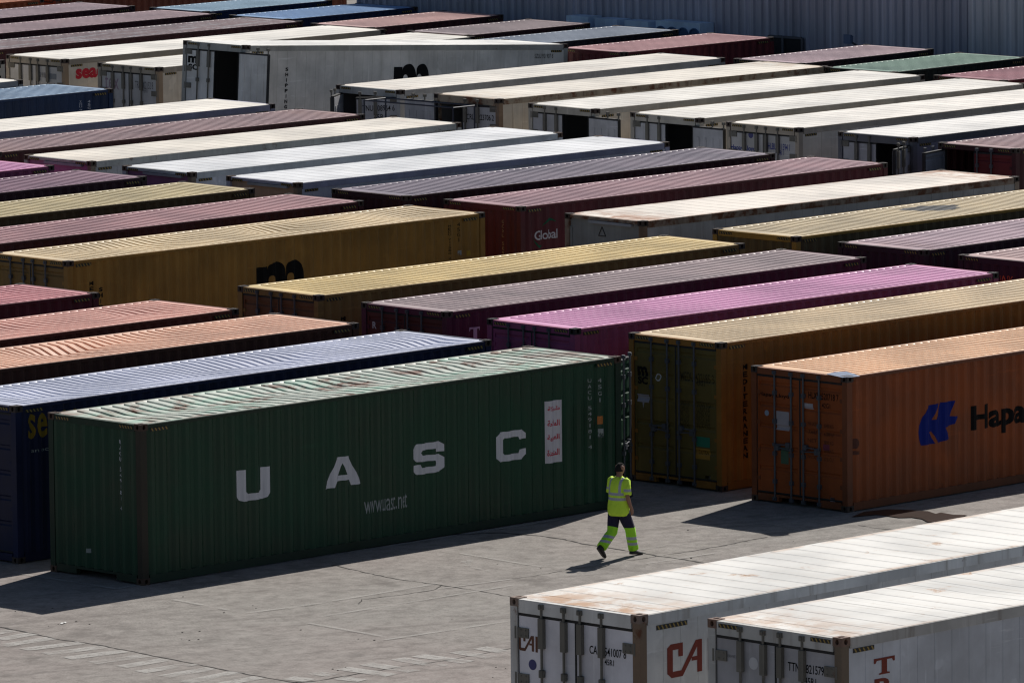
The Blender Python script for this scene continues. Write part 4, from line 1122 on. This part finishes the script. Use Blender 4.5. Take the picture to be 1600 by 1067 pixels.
container('short container with a slate blue roof, under the wall mounted cooling boxes', 58.65, 48.22, 0.66, 'dry', paint('slate_black_paint', (0.016, 0.018, 0.026), 0.05, 0.3), far_roof('slate_blue_roof', (0.125, 0.155, 0.205), 0.35), L=6.058, seed=49, **K)
container('short red maroon container standing before the dark shed door', 58.52, 44.49, -0.03, 'dry', maroon('red_maroon', (0.105, 0.017, 0.022)), far_roof('red_rose_roof', (0.28, 0.14, 0.15), 0.3), L=6.058, seed=50, **K)
container('short container with a mauve striped roof against the shed wall', 59.05, 38.40, 1.32, 'dry', paint('black_plum_paint', (0.030, 0.014, 0.018), 0.05, 0.3), roof_paint('mauve_striped_roof', (0.36, 0.25, 0.285), 0.02, 0.3), L=5.52, seed=51, **K)
container('short container with a green roof against the shed wall', 58.72, 34.76, 1.41, 'dry', paint('black_green_paint', (0.014, 0.022, 0.017), 0.05, 0.3), far_roof('dull_green_roof', (0.075, 0.150, 0.115), 0.3), L=5.58, seed=52, **K)
container('short container with a crimson roof at the right edge by the shed', 58.70, 30.91, 0.23, 'dry', maroon('red_maroon', (0.105, 0.017, 0.022)), far_roof('crimson_roof', (0.20, 0.060, 0.085), 0.3), L=6.0, seed=53, **K)
FO = paint('far_orange_paint', (0.42, 0.10, 0.03), 0.06, 0.3)
container('bright orange container in the top left corner', 48.6, 70.9, 0, 'dry', FO, roof_paint('far_orange_roof', (0.5, 0.2, 0.1), 0.02), seed=54)
container('brown orange container along the top edge, right of the bright orange one', 61.25, 70.9, 0, 'dry', paint('far_brown_orange', (0.17, 0.045, 0.022), 0.06, 0.3), roof_paint('far_orange_roof', (0.5, 0.2, 0.1), 0.02), seed=55)

door_word(R2_, 1, 'CRLU 223706 2', 0.08, 0.95, 2.28, 2.43, BLACK)
def chassis(label, c):
    t = thing('trailer_chassis', label, 'trailer', (0, 0, 0), 0, 'trailers under the near white containers')
    m = c.root.matrix_world.copy(); t.matrix_world = Matrix.Translation((0, 0, -1.40)) @ m
    st = paint('chassis_steel', (0.06, 0.055, 0.055), 0.4, 0.4); rub = plain('tyre_rubber', (0.02, 0.02, 0.02), 0.85)
    b = MB()
    for s in (-1, 1): b.box(-6.05, 6.05, s*0.42, s*0.54, 0.98, 1.36)
    for x in (-5.9, -3, 0, 3, 5.9): b.box(x-0.08, x+0.08, -0.42, 0.42, 1.05, 1.3)
    for x in (-5.95, 5.95): b.box(x-0.1, x+0.1, -1.2, 1.2, 1.25, 1.396)
    link('chassis_frame', b.mesh('chassis_frame'), st, t)
    for s in (-1, 1):
        b = MB(); b.box(3.0, 3.14, s*0.75-0.07, s*0.75+0.07, 0.06, 1.2); b.box(2.9, 3.24, s*0.75-0.15, s*0.75+0.15, 0.005, 0.06); b.box(3.02, 3.12, s*0.54, s*0.75, 1.1, 1.2)
        link('landing_leg', b.mesh('landing_leg'), st, t)
    for x in (-5.0, -3.7, -2.4):
        b = MB(); b.tube((x, -1.0, 0.52), (x, 1.0, 0.52), 0.06); b.box(x-0.1, x+0.1, -0.53, -0.43, 0.5, 1.0); b.box(x-0.1, x+0.1, 0.43, 0.53, 0.5, 1.0); link('axle', b.mesh('axle'), st, t)
        for s in (-1, 1):
            b = MB(); n = 24; rg = lambda r, y: [(x+r*math.cos(6.2832*i/n), s*y, 0.52+r*math.sin(6.2832*i/n)) for i in range(n)]
            b.rings([rg(0.30, 0.85), rg(0.48, 0.85), rg(0.515, 0.89), rg(0.515, 1.13), rg(0.48, 1.17), rg(0.30, 1.17)], cap=False)
            wheel = link('wheel', b.mesh('wheel'), rub, t)
            b = MB(); b.rings([rg(0.30, 1.15), rg(0.26, 1.10), rg(0.12, 1.06), rg(0.10, 1.14)]); link('rim', b.mesh('rim'), M_ROD, wheel)
chassis('steel trailer chassis carrying the white container with red CA letters', CAI_); chassis('steel trailer chassis carrying the dirty grey doored container', TTNU_)
# timber crib under the raised end of the tilted box
t = thing('timber_crib', 'stack of timber beams under the raised end of the tilted white container', 'timber stack', (46.77, 47.63, 0))
for k in range(5):
    for s in (-1, 1):
        b = MB()
        z0 = 0.005+0.176*k
        if k % 2 == 0: b.box(-0.5, 0.5, s*0.95-0.09, s*0.95+0.09, z0, z0+0.172)
        else: b.box(s*0.35-0.09, s*0.35+0.09, -1.1, 1.1, z0, z0+0.172)
        link('beam', b.mesh('beam'), plain('old_timber', (0.14, 0.09, 0.055), 0.9), t)

# ------------------------------------------------------------------ thin railing before the open reefers
def railing():
    a = at(569, 157, 2.75); dx, dy = 0.77, 3.25
    t = thing('access_railing', 'thin black metal railing in front of the open white containers', 'railing', (a.x, a.y, 0))
    m = plain('rail_steel', (0.025, 0.03, 0.05), 0.5, 0.2)
    for x, y in ((0, 0), (dx, 0), (0, -dy), (dx, -dy)):
        b = MB(); b.tube((x, y, 0), (x, y, 2.75), 0.025, 6); link('post', b.mesh('post'), m, t)
    for p0, p1 in (((0, 0, 2.75), (dx, 0, 2.75)), ((0, 0, 2.75), (0, -dy, 2.75)), ((dx, 0, 2.75), (dx, -dy, 2.75)), ((0, -dy, 2.75), (dx, -dy, 2.75)), ((0, 0, 1.95), (0, -dy, 1.95)), ((dx, 0, 1.95), (dx, -dy, 1.95))):
        b = MB(); b.tube(p0, p1, 0.02, 6); link('rail', b.mesh('rail'), m, t)
    b = MB(); b.box(0, dx, -dy, 0, 1.28, 1.32); link('platform_deck', b.mesh('platform_deck'), m, t)
railing()

# ------------------------------------------------------------------ shed
def shed():
    t = thing('warehouse_shed', 'blue grey corrugated metal shed wall across the top of the yard', 'shed', (67.2, 20, 0))
    def wall_mat(n, c):
        q = NT(n); v = q.coord(rnd=False); vs = q.coord((1, 1.4, 0.12), False)
        nh = q.noise(q.coord((1, 7.0, 0.05), False), 1.0, 5, 0.7)
        n1 = q.noise(vs, 1.1, 6, 0.65); n2 = q.noise(v, 0.25, 3, 0.5); n3 = q.noise(vs, 0.5, 5, 0.6)
        cc = q.mix(q.ramp(n1, 0.4, 0.75, 0, 0.6), c, mul(c, 0.6))
        cc = q.mix(q.ramp(n3, 0.5, 0.75, 0, 0.5), cc, mul(c, 1.25))
        cc = q.mix(q.ramp(n2, 0.5, 0.8, 0, 0.25), cc, (0.12, 0.11, 0.10))
        cc = q.mix(q.ramp(nh, 0.5, 0.68, 0, 0.6), cc, mul(c, 1.5)); cc = q.mix(q.ramp(nh, 0.46, 0.34, 0, 0.45), cc, mul(c, 0.6))
        return q.out(cc, 0.55)
    def wall(y0, y1, x, h, m):
        b = MB(); p = 0.30
        ys = []; n = int((y1-y0)/p)
        prof = ((0, 0), (0.60, 0), (0.70, -0.075), (0.90, -0.075))
        P = []
        for i in range(n):
            for tt, d in prof: P.append((y0+(i+tt)*p, d))
        P.append((y1, 0))
        b.grid(lambda i, j: (x+P[i][1], P[i][0]-20, (0, h)[j]), len(P)-1, 1)
        return link('wall', b.mesh('wall'), m, t)
    mA = wall_mat('shed_sheet', (0.36, 0.38, 0.47)); mB = wall_mat('shed_sheet_pale', (0.50, 0.53, 0.60))
    wall(39.35, 64.0, 0.0, 4.7, mA)
    w2_ = wall(5.0, 39.35, -0.25, 4.7, mB); w2_['label'] = 'paler wall bay with a rain stain'
    b = MB(); b.box(-0.25, 0.0, 19.33, 19.37, 0, 4.7)
    b.box(0.0, 18, 43.95, 44.0, 0, 4.7); b.box(0, 18, -15.05, -15.0, 0, 4.7); b.box(17.9, 18, -15, 44, 0, 4.7)
    link('side_wall', b.mesh('side_wall'), mA, t)
    b = MB()
    b.face([(-0.35, -15.1, 4.69), (9, -15.1, 6.1), (9, 44.1, 6.1), (-0.35, 44.1, 4.69)]); b.face([(9, -15.1, 6.1), (18.3, -15.1, 4.69), (18.3, 44.1, 4.69), (9, 44.1, 6.1)])
    b.face([(0, -15.02, 4.7), (18, -15.02, 4.7), (9, -15.02, 6.06)]); b.face([(0, 44.69, 4), (18, 44.69, 4), (9, 44.69, 6.06)])
    link('roof', b.mesh('roof'), mA, t)
    # dark doorway with a frame
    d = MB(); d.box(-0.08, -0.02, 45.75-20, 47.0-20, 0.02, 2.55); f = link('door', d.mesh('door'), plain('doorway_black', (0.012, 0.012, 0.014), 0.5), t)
    d = MB()
    for y in (45.70, 46.45, 46.98): d.box(-0.13, -0.081, y-20, y-20+0.07, 0.02, 2.6)
    d.box(-0.13, -0.081, 25.77, 26.45, 2.55, 2.62); d.box(-0.13, -0.081, 26.52, 26.98, 2.55, 2.62)
    link('door_frame', d.mesh('door_frame'), plain('frame_grey', (0.10, 0.10, 0.115), 0.5), f)
    d = MB(); d.tube((-0.07, 62.2-20, 2.35), (-0.07, 49.0-20, 2.35), 0.05); link('pipe', d.mesh('pipe'), plain('pipe_dark', (0.03, 0.03, 0.035), 0.5), t)
shed()
def cooler(label, y0, y1, ztop, fans):
    t = thing('cooling_unit', label, 'cooling unit', (66.95, (y0+y1)/2, 0), 0, 'cooling boxes on the shed wall')
    w_ = abs(y1-y0)
    m = paint('cooler_case', (0.52, 0.66, 0.85), 0.02, 0.3)
    b = MB(); b.box(-0.45, 0.12, -w_/2, w_/2, ztop-1.0, ztop); b.box(-0.46, -0.45, -w_/2+0.05, w_/2-0.05, ztop-0.95, ztop-0.9)
    link('case', b.mesh('case'), m, t)
    b = MB()
    for s in (-1, 1): b.box(-0.44, 0.16, s*(w_/2-0.15)-0.03, s*(w_/2-0.15)+0.03, ztop-1.08, ztop-1.002)
    link('bracket', b.mesh('bracket'), plain('bracket_grey', (0.2, 0.2, 0.22)), t)
    for k in range(fans):
        y = -w_/2+w_*(k+0.5)/fans; b = MB(); n = 18
        rg = lambda r, x: [(x, y+r*math.cos(6.2832*i/n), ztop-0.34+r*math.sin(6.2832*i/n)) for i in range(n)]
        b.rings([rg(0.20, -0.451), rg(0.20, -0.49), rg(0.165, -0.49), rg(0.165, -0.455)], cap=False)
        b.face(rg(0.165, -0.457))
        for q in range(5): b.box(-0.485, -0.475, y-0.165, y+0.165, ztop-0.34-0.14+q*0.07-0.005, ztop-0.34-0.14+q*0.07+0.005)
        link('fan', b.mesh('fan'), plain('fan_blue', (0.05, 0.11, 0.24), 0.5), t)
cooler('pale blue cooling box with four round fans on the shed wall', 50.9, 49.15, 2.86, 4)
cooler('pale blue cooling box on the wall, leftmost of the three plain ones', 54.5, 53.6, 2.82, 0)
cooler('pale blue cooling box on the wall, middle of the three plain ones', 53.35, 52.45, 2.80, 0)
cooler('pale blue cooling box on the wall, right one of the three without fans', 52.15, 51.2, 2.80, 0)
def floodlight():
    t = thing('wall_floodlight', 'small blue floodlight on a bracket low on the shed wall', 'floodlight', (66.9, 43.4, 2.6))
    b = MB(); b.tube((0.25, 0, -0.25), (-0.25, 0.1, 0.05), 0.03); link('arm', b.mesh('arm'), M_ROD, t)
    b = MB(); b.rings([[(-0.25+dx, 0.1+sy*r_, 0.12+sz*r_) for sy, sz in ((-1, -1), (1, -1), (1, 1), (-1, 1))] for dx, r_ in ((0.05, 0.07), (-0.10, 0.13), (-0.14, 0.13))])
    link('lamp_housing', b.mesh('lamp_housing'), plain('lamp_blue', (0.10, 0.15, 0.26), 0.4), t)
floodlight()

# ------------------------------------------------------------------ the worker
def worker():
    foot = at(967, 870)
    t = thing('person', 'person in hi-vis yellow shirt and navy trousers walking past the green container', 'person', (foot.x, foot.y, 0), R(4))
    # joints: x forward, y left, z up
    hipR, kneeR, ankR = Vector((0.0, -0.09, 0.87)), Vector((0.20, -0.10, 0.49)), Vector((0.30, -0.10, 0.085))
    hipL, kneeL, ankL = Vector((0.0, 0.09, 0.87)), Vector((-0.06, 0.10, 0.455)), Vector((-0.38, 0.10, 0.20))
    shR, elR, wrR = Vector((0.02, -0.185, 1.385)), Vector((-0.05, -0.255, 1.12)), Vector((0.07, -0.235, 0.895))
    shL, elL, wrL = Vector((0.02, 0.185, 1.385)), Vector((0.06, 0.245, 1.125)), Vector((0.25, 0.20, 0.985))
    # body: one skinned surface
    V, E, RD = [], [], []
    def add(p, r_, par=None):
        V.append(tuple(p)); RD.append(r_ if isinstance(r_, tuple) else (r_, r_))
        i = len(V)-1
        if par is not None: E.append((par, i))
        return i
    pel = add((0, 0, 0.90), (0.12, 0.14)); sp = add((0.01, 0, 1.08), (0.11, 0.13), pel); ch = add((0.02, 0, 1.27), (0.12, 0.16), sp)
    nb = add((0.015, 0, 1.425), (0.065, 0.075), ch); nk = add((0.035, 0, 1.50), (0.056, 0.056), nb)
    jaw = add((0.055, 0, 1.545), (0.070, 0.066), nk); hd = add((0.055, 0, 1.625), (0.092, 0.078), jaw); tp = add((0.045, 0, 1.685), (0.070, 0.062), hd)
    nose = add((0.155, 0, 1.60), (0.012, 0.012), hd)
    for s in (-1, 1): add((0.04, s*0.088, 1.605), (0.012, 0.022), hd)
    for s, hp, kn, an in ((-1, hipR, kneeR, ankR), (1, hipL, kneeL, ankL)):
        a = add(hp, 0.085, pel); m_ = add(hp.lerp(kn, 0.5), 0.072, a); k = add(kn, 0.055, m_); cf = add(kn.lerp(an, 0.4), 0.052, k); add(an, 0.036, cf)
    for s, a0, b0, w0 in ((-1, shR, elR, wrR), (1, shL, elL, wrL)):
        a = add(a0, 0.058, ch); m_ = add(a0.lerp(b0, 0.5), 0.048, a); k = add(b0, 0.040, m_); f = add(b0.lerp(w0, 0.35), 0.040, k); w_ = add(w0, 0.027, f)
        d = (w0-b0).normalized(); side = Vector((0, 1, 0)) if s < 0 else Vector((0, -1, 0))
        fr = Vector((1, 0, 0)); fr = (fr-d*fr.dot(d)).normalized(); inn = d.cross(fr)*(-1)
        if inn.dot(side) < 0: inn = -inn
        pm = add(w0+d*0.05, (0.022, 0.036), w_); kn_ = add(w0+d*0.085, (0.018, 0.038), pm)
        for q, ln in zip((-1.5, -0.5, 0.5, 1.5), (0.062, 0.076, 0.080, 0.070)):
            r0 = w0+d*0.098+fr*0.018*q
            f1 = add(r0, 0.0095, kn_); f2 = add(r0+d*ln*0.5+inn*0.014, 0.009, f1); add(r0+d*ln*0.75+inn*0.04, 0.0075, f2)
        t1 = add(w0+d*0.035+fr*0.036, 0.011, w_); add(w0+d*0.08+fr*0.050+inn*0.02, 0.009, t1)
    me = bpy.data.meshes.new('body'); me.from_pydata(V, E, [])
    o = bpy.data.objects.new('body', me); COL.objects.link(o)
    o.modifiers.new('s', 'SKIN'); o.modifiers['s'].use_smooth_shade = True
    for sv, r_ in zip(me.skin_vertices[0].data, RD): sv.radius = r_
    me.skin_vertices[0].data[pel].use_root = True
    ss = o.modifiers.new('u', 'SUBSURF'); ss.levels = 2; ss.render_levels = 2
    dg = bpy.context.evaluated_depsgraph_get()
    me2 = bpy.data.meshes.new_from_object(o.evaluated_get(dg)); me2.name = 'body'
    bpy.data.objects.remove(o)
    link('body', me2, plain('skin', (0.27, 0.135, 0.088), 0.5, 0, 0.08), t)
    # clothes
    def ell(cx, cy, z, rx, ry, n=24): return [(cx+rx*math.cos(6.28318*i/n), cy+ry*math.sin(6.28318*i/n), z+0.006*math.sin(5*6.28318*i/n+z*20)) for i in range(n)]
    def limb(b, pts, rad, n=14):
        rg = []
        for i, p in enumerate(pts):
            d = (pts[min(i+1, len(pts)-1)]-pts[max(i-1, 0)]).normalized()
            a = Vector((0, 1, 0)); a = (a-d*a.dot(d)).normalized(); c_ = d.cross(a)
            rg.append([tuple(p+(a*math.cos(6.28318*k/n)+c_*math.sin(6.28318*k/n))*rad[i]*(1+0.04*math.sin(3*k+i*2.1))) for k in range(n)])
        b.rings(rg)
    b = MB()
    b.rings([ell(0.0, 0, 0.765, 0.155, 0.198), ell(0.0, 0, 0.83, 0.170, 0.215), ell(0.005, 0, 0.95, 0.172, 0.214), ell(0.01, 0, 1.06, 0.158, 0.200), ell(0.015, 0, 1.18, 0.155, 0.204), ell(0.02, 0, 1.29, 0.150, 0.210), ell(0.02, 0, 1.37, 0.122, 0.205), ell(0.02, 0, 1.42, 0.090, 0.160), ell(0.025, 0, 1.452, 0.068, 0.082), ell(0.03, 0, 1.465, 0.060, 0.062)])
    for s_, e_ in ((shR, elR), (shL, elL)):
        q = s_.lerp(e_, 0.86); dv = (e_-s_)
        limb(b, [s_-dv*0.12+Vector((0, -s_.y*0.18, 0.0)), s_, s_.lerp(e_, 0.4), q, q+dv*0.02], [0.050, 0.066, 0.068, 0.074, 0.066])
    def shirt_mat():
        q = NT('hi_vis_shirt'); sx = q.n('ShaderNodeSeparateXYZ'); q.l(q.coord(rnd=False), sx.inputs[0]); X, Y, Z = sx.outputs
        def band(s, lo, hi): return q.math('MULTIPLY', q.math('GREATER_THAN', s, lo), q.math('LESS_THAN', s, hi))
        body_ = q.math('LESS_THAN', q.math('ABSOLUTE', Y), 0.20)
        h1 = q.math('MULTIPLY', body_, q.math('ADD', band(Z, 1.045, 1.095), band(Z, 1.135, 1.185)))
        brace = q.math('MULTIPLY', band(q.math('ABSOLUTE', Y), 0.095, 0.140), band(Z, 1.15, 1.5))
        slv = q.math('MULTIPLY', q.math('GREATER_THAN', q.math('ABSOLUTE', Y), 0.19), band(Z, 1.215, 1.262))
        m_ = q.math('MAXIMUM', q.math('MAXIMUM', h1, brace), slv, clamp=True)
        n = q.noise(q.coord(rnd=False), 9, 3)
        bp = q.n('ShaderNodeBump'); bp.inputs['Distance'].default_value = 0.03; q.l(q.noise(q.coord((1, 1, 0.45), False), 11, 4, 0.5, 0.8), bp.inputs['Height']); q.l(bp.outputs[0], q.b.inputs['Normal'])
        return q.out(q.mix(m_, q.mix(n, (0.56, 0.84, 0.05), (0.66, 0.93, 0.08)), (0.42, 0.43, 0.50)), 0.75, 0.3)
    link('shirt', b.mesh('shirt', True), shirt_mat(), t)
    b = MB()
    b.rings([ell(0, 0, 0.74, 0.115, 0.165), ell(0, 0, 0.80, 0.135, 0.180), ell(0, 0, 0.88, 0.140, 0.184), ell(0, 0, 0.97, 0.130, 0.172)])
    for hp, kn, an in ((hipR, kneeR, ankR), (hipL, kneeL, ankL)):
        limb(b, [hp+Vector((0, 0, 0.03)), hp.lerp(kn, 0.25), hp.lerp(kn, 0.6), kn, kn.lerp(an, 0.3), kn.lerp(an, 0.65), kn.lerp(an, 0.93), kn.lerp(an, 0.95)], [0.116, 0.114, 0.106, 0.094, 0.094, 0.092, 0.094, 0.074])
    def trouser_mat():
        q = NT('work_trousers'); sx = q.n('ShaderNodeSeparateXYZ'); q.l(q.coord(rnd=False), sx.inputs[0]); X, Y, Z = sx.outputs
        Zs = q.math('ADD', Z, q.math('MULTIPLY', q.math('MINIMUM', X, 0.0), 0.30))
        def band(lo, hi): return q.math('MULTIPLY', q.math('GREATER_THAN', Zs, lo), q.math('LESS_THAN', Zs, hi))
        low = q.math('LESS_THAN', Zs, 0.53); tape = q.math('ADD', band(0.20, 0.25), band(0.30, 0.355))
        c_ = q.mix(low, (0.018, 0.015, 0.045), (0.38, 0.82, 0.04)); c_ = q.mix(tape, c_, (0.42, 0.43, 0.48))
        bp = q.n('ShaderNodeBump'); bp.inputs['Distance'].default_value = 0.03; q.l(q.noise(q.coord((1, 1, 0.6), False), 12, 4, 0.5, 0.8), bp.inputs['Height']); q.l(bp.outputs[0], q.b.inputs['Normal'])
        return q.out(c_, 0.8, 0.3)
    link('trousers', b.mesh('trousers', True), trouser_mat(), t)
    for an, tipdir, up in ((ankR, Vector((1, -0.12, -0.10)), 0), (ankL, Vector((0.80, 0.05, -0.78)), 1)):
        b = MB(); d = tipdir.normalized(); sd = Vector((0, 1, 0)); nrm = d.cross(sd).normalized()*-1
        if nrm.z < 0: nrm = -nrm
        heel = an-d*0.05-nrm*0.05
        rg = []
        for k, (l_, wd, hh) in enumerate(((-0.035, 0.022, 0.05), (-0.02, 0.040, 0.10), (0.05, 0.045, 0.115), (0.12, 0.047, 0.075), (0.19, 0.050, 0.058), (0.245, 0.040, 0.045), (0.262, 0.018, 0.030))):
            p = heel+d*l_
            rg.append([tuple(p+sd*wd*cy+nrm*(hh*cz)) for cy, cz in ((-1, 0), (-1, 0.4), (-0.7, 0.85), (0, 1), (0.7, 0.85), (1, 0.4), (1, 0), (0, -0.02))])
        b.rings(rg)
        shaft = [an+nrm*0.02, an+(kneeL-ankL if up else kneeR-ankR).normalized()*0.10]
        limb(b, [heel+d*0.03+nrm*0.05, shaft[0], shaft[1]], [0.045, 0.050, 0.056], 10)
        mz = min(v[2] for v in b.v)
        b.v = [(x, y, z-mz+0.003) for x, y, z in b.v] if True else b.v
        link('boot', b.mesh('boot', True), plain('boot_black', (0.012, 0.011, 0.012), 0.6), t)
    # hair, eyes, mouth
    b = MB(); rg = []
    n = 16
    for k in range(7):
        ph = k/6*1.45; z = 1.612+0.094*math.sin(ph); r_ = math.cos(ph)
        rg.append([(0.040+0.098*r_*math.cos(6.28318*i/n)-0.012*(1-k/6), 0.083*r_*math.sin(6.28318*i/n), z-(0.055 if math.cos(6.28318*i/n) < 0.35 else -0.035)*(1-k/6)) for i in range(n)])
    b.rings(rg, cap=False)
    b.face(rg[-1])
    link('hair', b.mesh('hair', True), plain('hair_dark', (0.008, 0.006, 0.005), 0.95), t)
    for s in (-1, 1):
        b = MB(); q = [[(0.128+0.006*math.cos(a), s*0.032+0.012*math.sin(a)*math.cos(c_), 1.622+0.008*math.sin(a)*math.sin(c_)) for c_ in [6.28318*i/8 for i in range(8)]] for a in (0.2, 0.8, 1.57)]
        b.rings(q); link('eye', b.mesh('eye'), plain('eye_dark', (0.03, 0.02, 0.015), 0.2), t)
    b = MB(); b.box(0.118, 0.129, -0.022, 0.022, 1.553, 1.561); link('mouth', b.mesh('mouth'), plain('lip', (0.16, 0.05, 0.04), 0.5), t)
worker()
